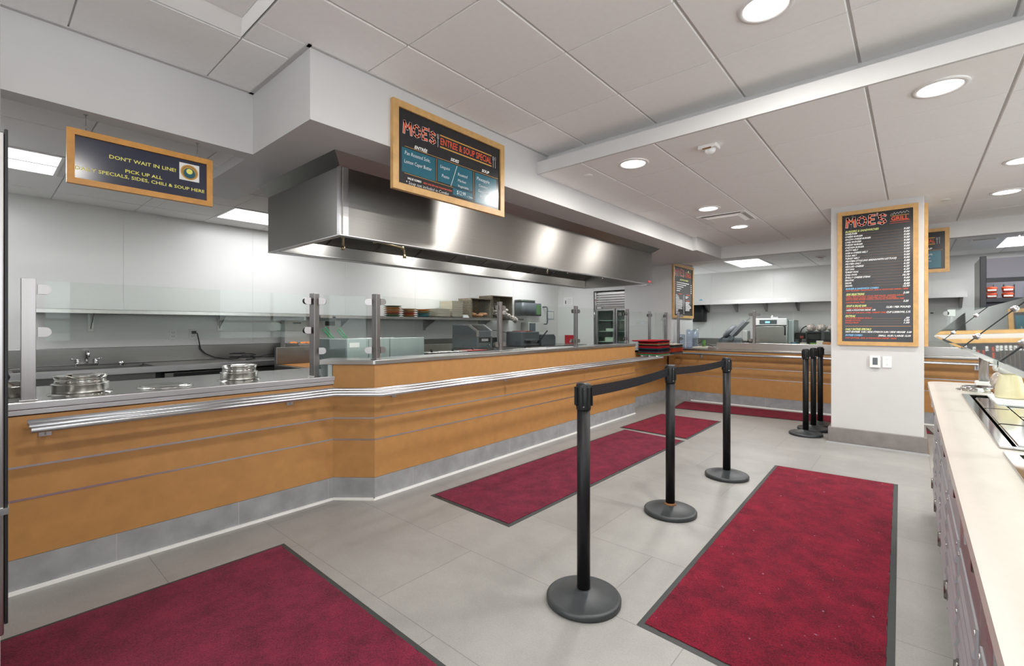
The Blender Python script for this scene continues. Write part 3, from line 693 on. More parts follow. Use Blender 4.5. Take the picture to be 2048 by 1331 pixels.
# ================================================================== SIGNS
def board(name, label, w, h, loc, rz, fw, fm, bm, cat='menu board', th=0.03):
    t = thing(name, label, cat, loc, rz); a = w/2; f = MB()
    # mitred frame: outer a x h, face at y=-th
    for (P) in ([(-a,0),(-a+fw,fw),(-a+fw,h-fw),(-a,h)], [(a,h),(a-fw,h-fw),(a-fw,fw),(a,0)], [(-a,h),(-a+fw,h-fw),(a-fw,h-fw),(a,h)], [(a,0),(a-fw,fw),(-a+fw,fw),(-a,0)]):
        P = P[::-1]
        f.sweep(P, (0,0,0), (0,-th,0), (1,0,0), (0,0,1))
    f.build('frame', fm, t)
    MB().box(-a+fw*0.6, a-fw*0.6, -th+0.012, -0.004, fw*0.6, h-fw*0.6).build('panel', bm, t)
    return t, -th+0.0112
class Ink:
    def __init__(s, t, y, ox, oz): s.t = t; s.y = y; s.ox = ox; s.oz = oz; s.m = {}
    def mb(s, c): return s.m.setdefault(c, MB())
    def txt(s, c, st, x, z, h, width=None, shear=0.0, off=0.0, right=False, lift=0.0):
        text_mb(s.mb(c), st, x+s.ox, z+s.oz, h, width, shear, off, s.y-lift, right=right)
    def bar(s, c, x0, x1, z0, z1, lift=0.0, dz=0.0):
        x0 += s.ox; x1 += s.ox; z0 += s.oz; z1 += s.oz; y = s.y-lift
        s.mb(c).raw([(x0,y,z0),(x1,y,z0+dz),(x1,y,z1+dz),(x0,y,z1)], [(0,1,2,3)])
    def seg(s, c, pts, w, lift=0.0):
        for a, b in zip(pts[:-1], pts[1:]):
            A = Vector((a[0]+s.ox, 0, a[1]+s.oz)); B = Vector((b[0]+s.ox, 0, b[1]+s.oz)); d = (B-A).normalized(); n = Vector((-d.z,0,d.x))*w/2
            s.mb(c).raw([(p.x, s.y-lift, p.z) for p in (A-n-d*w*0.4, B-n+d*w*0.4, B+n+d*w*0.4, A+n-d*w*0.4)], [(0,1,2,3)])
    def done(s, names):
        for c, mb in s.m.items(): mb.build(names.get(c, 'lettering'), c, s.t)
def moes(ink, x, z, w, h):
    """chunky outlined hand-cut title letters M O E ' S as polyline strokes: white-edged red"""
    L = {'M': [[(0,0),(0.08,1),(0.5,0.42),(0.9,1),(1,0)]], 'O': [[(0.5,1),(0.14,0.82),(0.02,0.5),(0.14,0.16),(0.5,0),(0.86,0.16),(0.98,0.5),(0.86,0.82),(0.5,1)]],
         'E': [[(0.95,1),(0.06,1),(0,0),(0.98,0.04)],[(0.03,0.52),(0.8,0.54)]], "'": [[(0.3,1.1),(0.2,0.85)]],
         'S': [[(0.92,0.86),(0.55,1),(0.14,0.84),(0.2,0.58),(0.72,0.44),(0.92,0.2),(0.5,0),(0.04,0.14)]]}
    lay = [('M',0,0.235,0.0),('O',0.285,0.225,0.02),('E',0.575,0.15,0.04),("'",0.755,0.08,0.1),('S',0.80,0.20,0.0)]
    for c, wd, lf in (('ink_white', 0.20*h, 0.0002), ('ink_red', 0.15*h, 0.0006)):
        for k, x0, ww, dz in lay:
            for st in L[k]:
                s2 = 0.55 if k == "'" else 1.0
                ink.seg(c, [(x+w*(x0+0.02+px*(ww-0.02)), z+h*(0.09+dz+pz*0.82)) for px, pz in st], wd*s2, lf)
def fork(ink, x, z, h):
    for dx in (-0.006,0,0.006): ink.seg('ink_grey', [(x+dx, z+h),(x+dx, z+h*0.68)], 0.003)
    ink.seg('ink_grey', [(x-0.006,z+h*0.68),(x+0.006,z+h*0.68)], 0.005); ink.seg('ink_grey', [(x,z+h*0.68),(x,z)], 0.0045)
def hand(ink, s, x, z, h, w=None): ink.txt('ink_white', s, x, z, h, w, 0.12, -0.012, lift=0.0012)
HB = dict(ink_white='white_lettering', ink_red='red_lettering', ink_gold='gold_lines', ink_grey='grey_drawing', board_teal='teal_panel', ink_yellow='yellow_lettering', ink_lime='yellow_headings', ink_blue='blue_lettering', ink_brown='menu_lines')
# ---- special board on the soffit (faces +X: local x runs along +Y)
def special(label, loc, rz, full=True):
    t, y = board('special_board', label, 1.035, 0.562, loc, rz, 0.043, 'wood_oak', 'board_black')
    k = Ink(t, y, -2.2135, -2.141)
    moes(k, 1.779, 2.505, 0.262, 0.088)
    fork(k, 2.064, 2.502, 0.086)
    k.bar('ink_gold', 2.082, 2.596, 2.583, 2.592); k.bar('ink_gold', 2.082, 2.596, 2.504, 2.513)
    k.txt('ink_red', 'ENTREE & SOUP SPECIAL', 2.087, 2.526, 0.046, 0.506, 0, 0.02)
    fork(k, 2.614, 2.505, 0.082); k.seg('ink_grey', [(2.637,2.505),(2.637,2.56)], 0.0045); k.seg('ink_grey', [(2.637,2.56),(2.63,2.575),(2.637,2.59),(2.644,2.575),(2.637,2.56)], 0.0035)
    k.bar('ink_gold', 1.790, 2.668, 2.427, 2.4295)
    for s, x0, z0, ww in (('ENTRÉE',1.867,2.434,0.108),('SIDES',2.178,2.44,0.08),('SOUP',2.489,2.44,0.08)): k.txt('ink_white', s, x0, z0, 0.021, ww, 0.25, 0.02)
    k.bar('board_teal', 1.768, 2.042, 2.262, 2.418); k.bar('board_teal', 2.062, 2.392, 2.268, 2.420); k.bar('board_teal', 2.416, 2.651, 2.20, 2.418)
    k.bar('board_teal', 2.20, 2.392, 2.205, 2.262)
    k.seg('ink_white', [(2.238,2.415),(2.180,2.262)], 0.003, 0.001)
    k.bar('ink_gold', 2.0505, 2.053, 2.265, 2.42); k.bar('ink_gold', 2.4025, 2.405, 2.215, 2.42); k.bar('ink_gold', 1.787, 2.397, 2.2555, 2.258)
    hand(k, 'Pan Roasted Sole,', 1.791, 2.376, 0.024, 0.205); hand(k, 'Lemon Caper Butter', 1.787, 2.322, 0.024, 0.222)
    hand(k, 'Linguini', 2.085, 2.366, 0.022, 0.084); hand(k, 'Pesto', 2.098, 2.305, 0.022, 0.066)
    hand(k, 'Roasted', 2.247, 2.352, 0.021, 0.092); hand(k, 'Market', 2.247, 2.310, 0.019, 0.078); hand(k, 'Vegetable', 2.247, 2.272, 0.018, 0.104)
    hand(k, 'Pineapple', 2.436, 2.366, 0.026, 0.135); hand(k, 'Coconut', 2.458, 2.322, 0.020, 0.093); hand(k, 'Gazpacho', 2.45, 2.282, 0.020, 0.11); hand(k, 'Mint', 2.47, 2.238, 0.02, 0.05)
    k.txt('ink_white', 'VALUE COMBO', 1.813, 2.223, 0.013, 0.110, 0.25, 0.02); k.txt('ink_red', 'ADD ONE SIDE AND FOUNTAIN DRINK', 1.938, 2.223, 0.011, 0.255, 0.25, 0.02)
    hand(k, '* Soup not included in Combo', 1.80, 2.192, 0.021, 0.36); hand(k, '$12.99', 2.236, 2.218, 0.028, 0.085); hand(k, '+ TAX', 2.338, 2.214, 0.014, 0.055)
    k.done(HB); return t
special('chalk-style special board mounted on the soffit in front of the hood', (-2.466+0.0, 2.2135, 2.141), math.pi/2)
special('chalk-style special board on the far bulkhead, partly hidden by the column', (-0.165, 8.068, 1.972), 0)
# ---- yellow-lettered sign hanging over the low counter
t, y = board('hanging_sign', 'orange-framed navy sign hanging on two hooks over the low counter', 0.66, 0.287, (-3.328,0.642,2.026), math.pi/2, 0.031, 'wood_orange', 'board_navy', 'sign', 0.024)
k = Ink(t, y, -0.642, -2.026)
k.txt('ink_yellow', "DON'T WAIT IN LINE!", 0.482, 2.197, 0.0195, 0.302, 0, 0.012)
k.txt('ink_yellow', 'PICK UP ALL', 0.550, 2.136, 0.018, 0.168, 0, 0.012)
k.txt('ink_yellow', 'DAILY SPECIALS, SIDES, CHILI & SOUP HERE', 0.3455, 2.1035, 0.018, 0.586, 0, 0.012)
k.done(HB)
lg = MB(); lg.raw([(0.159,y-0.0005,0.134),(0.261,y-0.0005,0.134),(0.261,y-0.0005,0.236),(0.159,y-0.0005,0.236)], [(0,1,2,3)]); lg.build('logo_ground', 'paper', t)
def ring(cx, cz, r0, r1, y, n=32):
    m = MB()
    for i in range(n):
        a, b = 2*math.pi*i/n, 2*math.pi*(i+1)/n
        m.raw([(cx+r1*math.cos(a),y,cz+r1*math.sin(a)),(cx+r1*math.cos(b),y,cz+r1*math.sin(b)),(cx+r0*math.cos(b),y,cz+r0*math.sin(b)),(cx+r0*math.cos(a),y,cz+r0*math.sin(a))], [(3,2,1,0)])
    return m
ring(0.21,0.185,0.001,0.045,y-0.0008).build('logo_ring', 'ink_gold', t); ring(0.21,0.185,0.034,0.036,y-0.0012).build('logo_line', 'plastic_black', t)
ring(0.21,0.180,0.001,0.030,y-0.0012).build('logo_centre', 'board_teal', t); ring(0.21,0.190,0.001,0.016,y-0.0016).build('logo_mark', 'ink_yellow', t)
for yy in (-0.255, 0.252):
    m = MB().lathe([(0.010,0.372),(0.010,0.374)], (yy,-0.012,0), 12).tube([(yy,-0.012,0.373),(yy,-0.012,0.335)], 0.0016, 6)
    for q, zz in enumerate((0.325, 0.308, 0.291)):
        pts = [(yy+(0.005*math.cos(a) if q%2 else 0), -0.012+(0 if q%2 else 0.005*math.cos(a)), zz+0.010*math.sin(a)) for a in [2*math.pi*j/10 for j in range(10)]]
        m.tube(pts, 0.0016, 5, True)
    m.build('hook_chain', 'steel_dark', t)
# ---- grill menu on the column
def menu_grill(label, loc, rz, det=True):
    t, y = board('menu_board', label, 0.672, 1.452, loc, rz, 0.041, 'wood_oak', 'board_black')
    k = Ink(t, y, 0.2915, -1.077)
    moes(k, -0.552, 2.350, 0.340, 0.113)
    k.bar('ink_gold', -0.175, -0.028, 2.425, 2.430); k.bar('ink_red', -0.178, -0.022, 2.368, 2.373); k.bar('ink_red', -0.182, -0.020, 2.350, 2.353)
    k.txt('ink_red', 'GRILL', -0.170, 2.380, 0.038, 0.138, 0, 0.03)
    k.seg('ink_grey', [(-0.175,2.435),(-0.165,2.45),(-0.155,2.44),(-0.145,2.462),(-0.135,2.44),(-0.12,2.46),(-0.11,2.442),(-0.095,2.465),(-0.085,2.443),(-0.07,2.462),(-0.06,2.445),(-0.045,2.467),(-0.028,2.447)], 0.004)
    k.txt('ink_lime', 'BURGERS & SANDWICHES', -0.559, 2.300, 0.021, 0.290, 0.35, 0.02)
    rows = [('HAMBURGER','9.00'),('CHEESE BURGER','9.00'),('BACON CHEESE BURGER','9.00'),('CHILI BURGER','9.00'),('TURKEY BURGER','9.00'),('CHICKEN BURGER','9.00'),('PATTY MELT','9.00'),
            ('HAM & CHEESE MELT','9.00'),('TUNA MELT','9.00'),('TURKEY MELT','9.00'),('PROTEIN STYLE (NO BREAD/WITH LETTUCE)','9.00'),('PROTEIN ONLY','5.00'),('GRILLED CHEESE','6.25'),('HOT DOG','6.25'),('TURKEY DOG','6.25'),
            ('CHILI DOG','8.00'),('PHILLY CHEESE STEAK','10.75'),('QUESADILLA (WITH MEAT)','9.00'),('QUESADILLA (VEGGIE)','9.00'),('QUESADILLA (NO MEAT)','8.00')]
    for i, (n, p) in enumerate(rows):
        z = 2.276-i*0.0296; wdt = len(n)*0.0117
        k.txt('ink_white', n, -0.559, z, 0.017, wdt, 0.35, 0.03); k.txt('ink_white', p, -0.022, z-0.001, 0.019, len(p)*0.0118, 0.35, 0.03, True)
        k.bar('ink_brown', -0.559+wdt+0.008, -0.075, z+0.001, z+0.0022)
    def ln(c, s, x, z, w, h=0.016, right=False): k.txt(c, s, x, z, h, w, 0.35, 0.03, right)
    ln('ink_blue','BURGER & SANDWICH COMBO',-0.555,1.680,0.285,0.017); ln('ink_white','12.50',-0.022,1.688,0.055,0.018,True)
    ln('ink_red','ANY BURGER / SANDWICH, SIDE, & FOUNTAIN DRINK / SIDE',-0.555,1.661,0.522,0.014)
    ln('ink_lime','SIDE SELECTIONS',-0.552,1.617,0.162,0.021); ln('ink_white','2.00',-0.027,1.619,0.048,0.018,True)
    ln('ink_red','DAILY SIDE SPECIALS: 1/2 LB. SIDE SALAD, GARDEN SALAD,',-0.552,1.599,0.487,0.013)
    ln('ink_red','GREEN SALAD, BAKED TOMATOES, COTTAGE CHEESE,',-0.552,1.580,0.425,0.013)
    ln('ink_red','BAG OF CHIPS, MASHED POTATO, COLE SLAW, ONION RINGS, FRIES',-0.552,1.563,0.487,0.013)
    ln('ink_red','ONION RINGS, FRIES',-0.552,1.532,0.165,0.015); ln('ink_white','2.25',-0.030,1.534,0.045,0.018,True); k.bar('ink_brown',-0.38,-0.09,1.534,1.5352)
    ln('ink_lime','SOUP & SALAD BAR',-0.550,1.492,0.175,0.021); ln('ink_white','12.50 / PER POUND',-0.016,1.474,0.195,0.019,True)
    ln('ink_red','BUILD YOUR OWN SALAD',-0.552,1.470,0.225,0.015)
    ln('ink_white','+ADD A FOUNTAIN DRINK  1.00',-0.552,1.449,0.255,0.015)
    ln('ink_red','SOUP OF THE DAY, CHILI, TURKEY CHILI',-0.552,1.421,0.345,0.015); ln('ink_white','CUP 5.50/BOWL 5.75',-0.016,1.421,0.19,0.018,True)
    ln('ink_lime','EXTRAS',-0.558,1.382,0.090,0.021)
    for i, (n, w, p) in enumerate((('ASSORTED BREAD ROLLS',0.23,'.50'),('BAKED POTATO',0.135,'3.50'),('WHOLE FRUIT',0.12,'1.50'))):
        ln('ink_red', n, -0.558, 1.362-i*0.0245, w, 0.015); ln('ink_white', p, -0.024, 1.361-i*0.0245, len(p)*0.0118, 0.017, True); k.bar('ink_brown', -0.55+w, -0.085, 1.363-i*0.0245, 1.3642-i*0.0245)
    k.bar('ink_brown', -0.558, -0.012, 1.280, 1.285)
    ln('ink_lime','DAILY ENTREE SPECIALS',-0.558,1.240,0.226,0.021)
    ln('ink_white','HOT ENTREE  9.50 / SIDE STARCH 2.00 / SIDE VEGGIE  2.00',-0.558,1.214,0.55,0.017)
    ln('ink_blue','ENTREE COMBO',-0.558,1.177,0.150,0.018); ln('ink_white','SMALL 10.50 / LARGE 12.50',-0.014,1.175,0.262,0.018,True)
    ln('ink_red','HOT ENTREE, SIDE, & FOUNTAIN DRINK / SIDE',-0.558,1.149,0.432,0.015)
    k.done(HB); return t
menu_grill('tall grill menu board on the front of the column', (-0.2915, 6.248, 1.077), 0)
t, y = board('menu_board', 'edge of a menu board on the right side of the column', 0.672, 1.452, (0.089, 6.63, 1.077), math.pi/2, 0.041, 'wood_oak', 'board_black')
# ---- deli menu on the pier
t, y = board('menu_board', 'narrow-looking deli menu board on the white pier above the trays', 1.02, 1.0, (-3.308, 8.79, 1.435), math.pi/2, 0.05, 'wood_oak', 'board_black')
k = Ink(t, y, 0, 0)
moes(k, -0.43, 0.77, 0.46, 0.15)
k.bar('ink_gold', 0.08, 0.41, 0.868, 0.876); k.txt('ink_red', 'DELI', 0.10, 0.80, 0.055, 0.28, 0, 0.03); k.bar('ink_red', 0.08, 0.41, 0.782, 0.790)
k.mb('ink_lime').raw([(0.20,y,0.885),(0.30,y,0.885),(0.25,y,0.925)], [(0,1,2)])
k.txt('ink_lime', 'SANDWICH MENU', -0.18, 0.705, 0.030, 0.42, 0.2, 0.03)
for i, ww in enumerate((0.62,0.47,0.33,0.22,0.16)):
    z = 0.655-i*0.038; k.bar('ink_white', -0.34, -0.34+ww, z, z+0.014); k.bar('ink_red', -0.42, -0.37, z, z+0.012); k.bar('ink_white', 0.38, 0.42, z-0.02, z-0.004)
k.bar('ink_red', -0.25, -0.08, 0.445, 0.46); k.bar('ink_red', 0.15, 0.32, 0.44, 0.455); k.bar('ink_red', 0.15, 0.30, 0.325, 0.34)
for i, ww in enumerate((0.08,0.14,0.16,0.17,0.33,0.34,0.33,0.33,0.33,0.33,0.29,0.32,0.12,0.10,0.17,0.15)):
    z = 0.425-i*0.023; k.bar('ink_white', -0.38, -0.38+ww, z, z+0.011); k.bar('ink_white', 0.0, 0.03, z, z+0.011)
for i, ww in enumerate((0.15,0.10)): k.bar('ink_white', 0.10, 0.10+ww, 0.405-i*0.025, 0.418-i*0.025)
for i, ww in enumerate((0.22,0.18,0.22,0.28,0.30,0.22,0.2)): k.bar('ink_white', 0.10, 0.10+ww, 0.295-i*0.025, 0.308-i*0.025)
k.done(HB)

# ================================================================== MATS
def floor_mat_obj(label, c4, pile, th=0.009, bw=0.028):
    t = thing('floor_mat', label, 'floor mat', (0,0,0), 0, 'red floor mats'); P = [Vector((*p,0)) for p in c4]; cen = sum(P, Vector())/4
    t.location = (cen.x, cen.y, 0); Q = [p-cen for p in P]
    n = 4; I = []
    for i in range(n):
        a, b, c = Q[i-1], Q[i], Q[(i+1)%n]; d1 = (b-a).normalized(); d2 = (c-b).normalized()
        n1 = Vector((-d1.y,d1.x,0)); n2 = Vector((-d2.y,d2.x,0)); m = (n1+n2).normalized(); I.append(b+m*bw/max(0.3, m.dot(n1)))
    mb = MB()
    for i in range(n):
        j = (i+1)%n
        mb.raw([(Q[i].x,Q[i].y,0.001),(Q[j].x,Q[j].y,0.001),(I[j].x,I[j].y,0.004),(I[i].x,I[i].y,0.004)], [(0,1,2,3)])
        mb.raw([(Q[i].x,Q[i].y,0),(Q[j].x,Q[j].y,0),(Q[j].x,Q[j].y,0.001),(Q[i].x,Q[i].y,0.001)], [(0,1,2,3)])
    mb.build('rubber_border', 'rubber', t)
    # pile: subdivided slab with slightly ragged edge
    nx, ny = 60, 60; vs = []; fs = []; R = random.Random(3)
    for j in range(ny+1):
        for i in range(nx+1):
            u, v = i/nx, j/ny; p = I[0].lerp(I[1], u).lerp(I[3].lerp(I[2], u), v)
            e = i in (0,nx) or j in (0,ny); w = R.uniform(-1,1)*0.0025
            vs.append((p.x+(w if e else 0), p.y+(w if e else 0), th-(0.002 if e else R.uniform(0,0.0008))))
    for j in range(ny):
        for i in range(nx): a = j*(nx+1)+i; fs.append((a, a+1, a+nx+2, a+nx+1))
    mb = MB().raw(vs, fs, True)
    for i in range(n):
        j = (i+1)%n; mb.raw([(I[i].x,I[i].y,0.003),(I[j].x,I[j].y,0.003),(I[j].x,I[j].y,th-0.002),(I[i].x,I[i].y,th-0.002)], [(0,1,2,3)])
    mb.build('pile', pile, t)
floor_mat_obj('wine red mat in the near left foreground', [(-2.822,-1.0),(-0.95,-1.0),(-0.93,1.155),(-2.808,1.195)], 'pile_wine')
floor_mat_obj('long wine red mat lying along the high counter', [(-2.768,2.258),(-1.95,2.23),(-1.926,5.195),(-2.712,5.285)], 'pile_wine')
floor_mat_obj('short bright red mat just beyond the long wine mat', [(-2.815,5.338),(-1.928,5.275),(-1.949,6.578),(-2.79,6.585)], 'pile_red')
floor_mat_obj('red mat running along the far counter', [(-2.86,7.144),(0.2,7.42),(0.12,8.02),(-2.96,7.93)], 'pile_red')
floor_mat_obj('large bright red mat between the black posts and the salad bar', [(-0.898,1.858),(-0.043,1.80),(-0.09,4.888),(-0.962,4.832)], 'pile_red')

# ================================================================== BARRIER POSTS
def post(label, loc, rz=0.0, rust=False, H=1.017, group='black belt barrier posts'):
    t = thing('barrier_post', label, 'barrier post', loc, rz, group)
    MB().lathe([(0.165,0.0),(0.172,0.004),(0.173,0.022),(0.168,0.029),(0.160,0.032),(0.158,0.031),(0.075,0.052),(0.055,0.056),(0.040,0.060),(0.036,0.062)], n=64).build('base', 'black_base', t)
    MB().cyl((0,0,0.058), 0.0305, H-0.058-0.12, 32).build('pole', 'black_paint', t)
    hd = MB().lathe([(0.0335,H-0.125),(0.0345,H-0.12),(0.0345,H-0.010),(0.031,H-0.003),(0.0001,H)], n=32)
    hd.build('belt_head', 'plastic_black', t)
    sl = MB()
    for a in (0, 90, 180, 270):
        m = Matrix.Rotation(math.radians(a), 3, 'Z')
        for (x0,x1,y0,y1,z0,z1) in ((0.032,0.039,-0.019,-0.013,H-0.105,H-0.02),(0.032,0.039,0.013,0.019,H-0.105,H-0.02)):
            vs = [m@Vector(v) for v in ((x0,y0,z0),(x1,y0,z0),(x1,y1,z0),(x0,y1,z0),(x0,y0,z1),(x1,y0,z1),(x1,y1,z1),(x0,y1,z1))]
            sl.raw(vs, [(0,3,2,1),(4,5,6,7),(0,1,5,4),(1,2,6,5),(2,3,7,6),(3,0,4,7)])
    sl.build('belt_slot', 'plastic_black', t)
    a = math.radians(-55)
    sc = MB()
    for z in (H-0.028, H-0.108): sc.lathe([(0.0001,0.0),(0.003,0.0005),(0.0035,-0.002)], (0.0345*math.cos(a), 0.0345*math.sin(a)-0.001, z), 8, 'y')
    sc.build('screw', 'chrome', t)
    if rust: MB().lathe([(0.042,0.058),(0.034,0.066),(0.0308,0.072)], n=24).build('rust_ring', 'rust', t)
    return t
PB = [(-1.165,1.862), (-1.262,3.128), (-1.20,4.19)]
sp1 = post('nearest black barrier post in front of the long wine mat', (PB[0][0],PB[0][1],0))
sp2 = post('middle black barrier post with a rusty collar at its base', (PB[1][0],PB[1][1],0), 0.4, True)
sp3 = post('farthest black barrier post of the belted row', (PB[2][0],PB[2][1],0), 0.2)
z0 = 0
for k, (x, y, l) in enumerate(((-0.957,6.42,'front black barrier post of the three parked by the column'),(-0.930,6.785,'middle black barrier post of the three parked by the column'),(-0.905,7.15,'rear black barrier post of the three parked by the column'))):
    dup(sp3, (x,y,0.0 if k < 2 else 0.0), 0.3*k, l)
def belt(a, b, parent, H=1.0):
    A = Vector((*a,0)); B = Vector((*b,0)); d = (B-A).normalized(); n = Vector((-d.y,d.x,0)); A = A+d*0.034; B = B-d*0.034
    ML = parent.matrix_basis.inverted() if False else None
    mb = MB(); K = 12
    for r in range(5):      # five woven ribs across the belt
        zt = H-0.003-r*0.0105; zb = zt-0.0098
        for i in range(K):
            u0, u1 = i/K, (i+1)/K; s0 = -0.012*math.sin(math.pi*u0); s1 = -0.012*math.sin(math.pi*u1)
            p, q = A.lerp(B,u0), A.lerp(B,u1)
            mb.hexa([(p.x-n.x*.001,p.y-n.y*.001,zb+s0),(q.x-n.x*.001,q.y-n.y*.001,zb+s1),(q.x+n.x*.001,q.y+n.y*.001,zb+s1),(p.x+n.x*.001,p.y+n.y*.001,zb+s0)],
                    [(p.x-n.x*.001,p.y-n.y*.001,zt+s0),(q.x-n.x*.001,q.y-n.y*.001,zt+s1),(q.x+n.x*.001,q.y+n.y*.001,zt+s1),(p.x+n.x*.001,p.y+n.y*.001,zt+s0)])
    # into parent's frame
    T0 = Matrix.Translation(parent.location) @ Matrix.Rotation(parent.rotation_euler[2], 4, 'Z'); inv = T0.inverted()
    mb.v = [tuple(inv @ Vector(v)) for v in mb.v]
    mb.build('belt', 'black_belt', parent)
belt(PB[0], PB[1], sp1); belt(PB[1], PB[2], sp2)

# ================================================================== LOW COUNTER: soup wells
def well(x, y, r, label, name='soup_well', lid=True):
    t = thing(name, label, 'soup well', (x,y,0.9145), 0)
    MB().lathe([(r*1.16,0.0),(r*1.16,0.003),(r*1.02,0.005),(r*1.02,0.0055)], n=48).build('flange', 'steel_polished', t)
    MB().lathe([(r,0.005),(r,0.016),(r*0.99,0.018),(r,0.020),(r,0.050),(r*1.02,0.052),(r*1.02,0.056),(r*0.93,0.058)], n=48).build('collar_band', 'steel', t)
    MB().lathe([(r*0.93,0.058),(r*0.90,0.073),(r*0.90,0.074),(0.0001,0.066)], n=48).build('inset_pan', 'steel_polished', t)
    m = MB().lathe([(r*0.90,0.080),(r*0.97,0.098),(r*0.975,0.101),(r*0.90,0.099),(r*0.60,0.088),(0.0001,0.084)], n=48)
    m.build('lid', 'steel_polished', t)
    h = MB()
    for a in (200, 20):
        c, s = math.cos(math.radians(a)), math.sin(math.radians(a)); 
        h.box(r*0.95*c-0.022, r*0.95*c+0.022, r*0.95*s-0.012, r*0.95*s+0.012, 0.097, 0.101)
    h.build('lid_tab', 'steel_polished', t)
    return t
well(-3.47,0.385,0.118,'tall round steel soup well nearest the left post')
well(-3.50,1.190,0.112,'tall round steel soup well nearest the counter corner')
t = thing('soup_well', 'flat round covered soup well lying between the two tall ones', 'soup well', (-3.46,0.765,0.9145))
MB().lathe([(0.138,0.0),(0.138,0.004),(0.128,0.008),(0.120,0.003),(0.112,0.010),(0.100,0.012),(0.02,0.009),(0.0001,0.009)], n=48).build('flat_lid', 'steel_polished', t)
MB().lathe([(0.142,0.0),(0.142,0.002),(0.135,0.002)], n=48).build('flange', 'steel', t)
t = thing('soup_well', 'soup well partly hidden behind the leftmost glass post', 'soup well', (-3.60,0.105,0.9145))
MB().lathe([(0.10,0.0),(0.10,0.05),(0.105,0.052),(0.09,0.056),(0.09,0.075),(0.0001,0.08)], n=40).build('collar_band', 'steel_polished', t)
MB().lathe([(0.012,0.08),(0.02,0.10),(0.012,0.125),(0.0001,0.128)], (0.03,0,0), 16).build('lid_knob', 'plastic_black', t)
# splash guard at the left end
t = thing('splash_guard', 'small beige splash guard at the left end of the low counter', 'splash guard')
MB().box(-3.33,-3.235,-0.05,0.075,0.885,0.99).build('panel', 'cabinet_grey', t, 0.003)
tag(MB().box(-4.0,-3.33,-0.05,-0.02,0.9145,1.25).build('end_screen', 'plastic_white', None, 0.003), 'white upright screen at the left end of the low counter', 'screen')

# ================================================================== KITCHEN BACK COUNTER
t = thing('kitchen_counter', 'long stainless steel kitchen counter along the left wall', 'kitchen counter')
XE = -5.40
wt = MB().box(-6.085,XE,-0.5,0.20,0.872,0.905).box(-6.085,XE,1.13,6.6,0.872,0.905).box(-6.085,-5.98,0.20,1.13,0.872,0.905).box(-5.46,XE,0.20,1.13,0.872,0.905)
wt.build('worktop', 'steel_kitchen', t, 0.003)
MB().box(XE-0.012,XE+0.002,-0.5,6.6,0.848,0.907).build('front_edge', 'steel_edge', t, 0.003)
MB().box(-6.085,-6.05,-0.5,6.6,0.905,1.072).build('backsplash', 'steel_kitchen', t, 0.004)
b = MB(); b.box(-5.98,-5.965,0.20,1.13,0.66,0.89).box(-5.475,-5.46,0.20,1.13,0.66,0.89).box(-5.965,-5.475,0.20,0.215,0.66,0.89).box(-5.965,-5.475,1.115,1.13,0.66,0.89).box(-5.965,-5.475,0.215,1.115,0.65,0.66)
b.build('sink_bowl', 'steel_kitchen', t)
MB().box(-5.95,-5.46,-0.5,6.6,0.10,0.64).build('undershelf_cabinet', 'steel_dark', t)
dr = MB(); dr.box(-5.47,-5.452,1.20,1.85,0.66,0.83).box(-5.47,-5.452,2.0,2.7,0.66,0.83)
dr.build('drawer_front', 'steel_dark', t, 0.003)
MB().box(-5.455,-5.448,1.27,1.78,0.79,0.825).build('drawer_slot', 'plastic_black', t)
MB().cyl((-5.80,0.93,0.905), 0.02, 0.04, 16).build('strainer_knob', 'chrome', t)
t = thing('faucet', 'chrome two-handle gooseneck faucet behind the sink', 'faucet', (-6.02,0.71,0.905))
MB().box(-0.028,0.028,-0.085,0.085,0,0.022).build('base', 'chrome', t, 0.006)
MB().tube([(0,0,0.02),(0,0,0.09)]+[(0.05-0.05*math.cos(a), 0.0, 0.09+0.055*math.sin(a)) for a in [math.radians(20*k) for k in range(1,9)]]+[(0.105,0,0.085)], 0.011, 12).build('spout', 'chrome', t)
for s in (-1, 1):
    h = MB().lathe([(0.018,0.02),(0.016,0.04),(0.012,0.05),(0.016,0.06),(0.0001,0.066)], (0,0.065*s,0), 16); h.tube([(0,0.065*s,0.058),(0.01,0.115*s,0.068)], [0.006,0.004], 8)
    h.build('handle', 'chrome', t)
def shelf(label, x0, x1, y0, y1, z, brs, group=None, m='steel'):
    t = thing('wall_shelf', label, 'shelf')
    MB().box(x0,x1,y0,y1,z-0.004,z).box(x1-0.003,x1,y0,y1,z-0.038,z).build('board', m, t, 0.001)
    for y in brs:
        b = MB(); b.sweep([(0,0),(x1-x0-0.06,0),(0,-0.185)], (x0,y-0.003,z-0.005), (0,0.006,0), (1,0,0), (0,0,1)); b.box(x0,x0+0.006,y-0.022,y+0.022,z-0.21,z-0.005)
        b.build('bracket', 'steel_dark', t)
    return t
shelf('long steel wall shelf above the sink with two brackets', -6.085, -5.78, 0.33, 2.84, 1.44, (0.745,1.86))
shelf('steel wall shelf carrying bowls, boxes and wicker baskets', -6.085, -5.66, 2.86, 6.18, 1.425, (3.33,4.84,6.12))
tag(MB().box(-5.662,-5.655,3.02,3.06,1.385,1.41).build('shelf_clip', 'plastic_black', None), 'small black clip on the shelf edge', 'clip')
def outlet(x, y, z, label, plug=False, axis='x'):
    t = thing('wall_outlet', label, 'outlet', (x,y,z), 0)
    MB().box(0,0.006,-0.037,0.037,-0.058,0.058).build('plate', 'plastic_white', t, 0.002)
    s = MB()
    for dz in (-0.02,0.02):
        s.box(0.006,0.0075,-0.012,-0.008,dz-0.006,dz+0.006).box(0.006,0.0075,0.008,0.012,dz-0.006,dz+0.006).box(0.006,0.0075,-0.003,0.003,dz-0.013,dz-0.008)
    s.build('socket', 'plastic_grey', t); return t
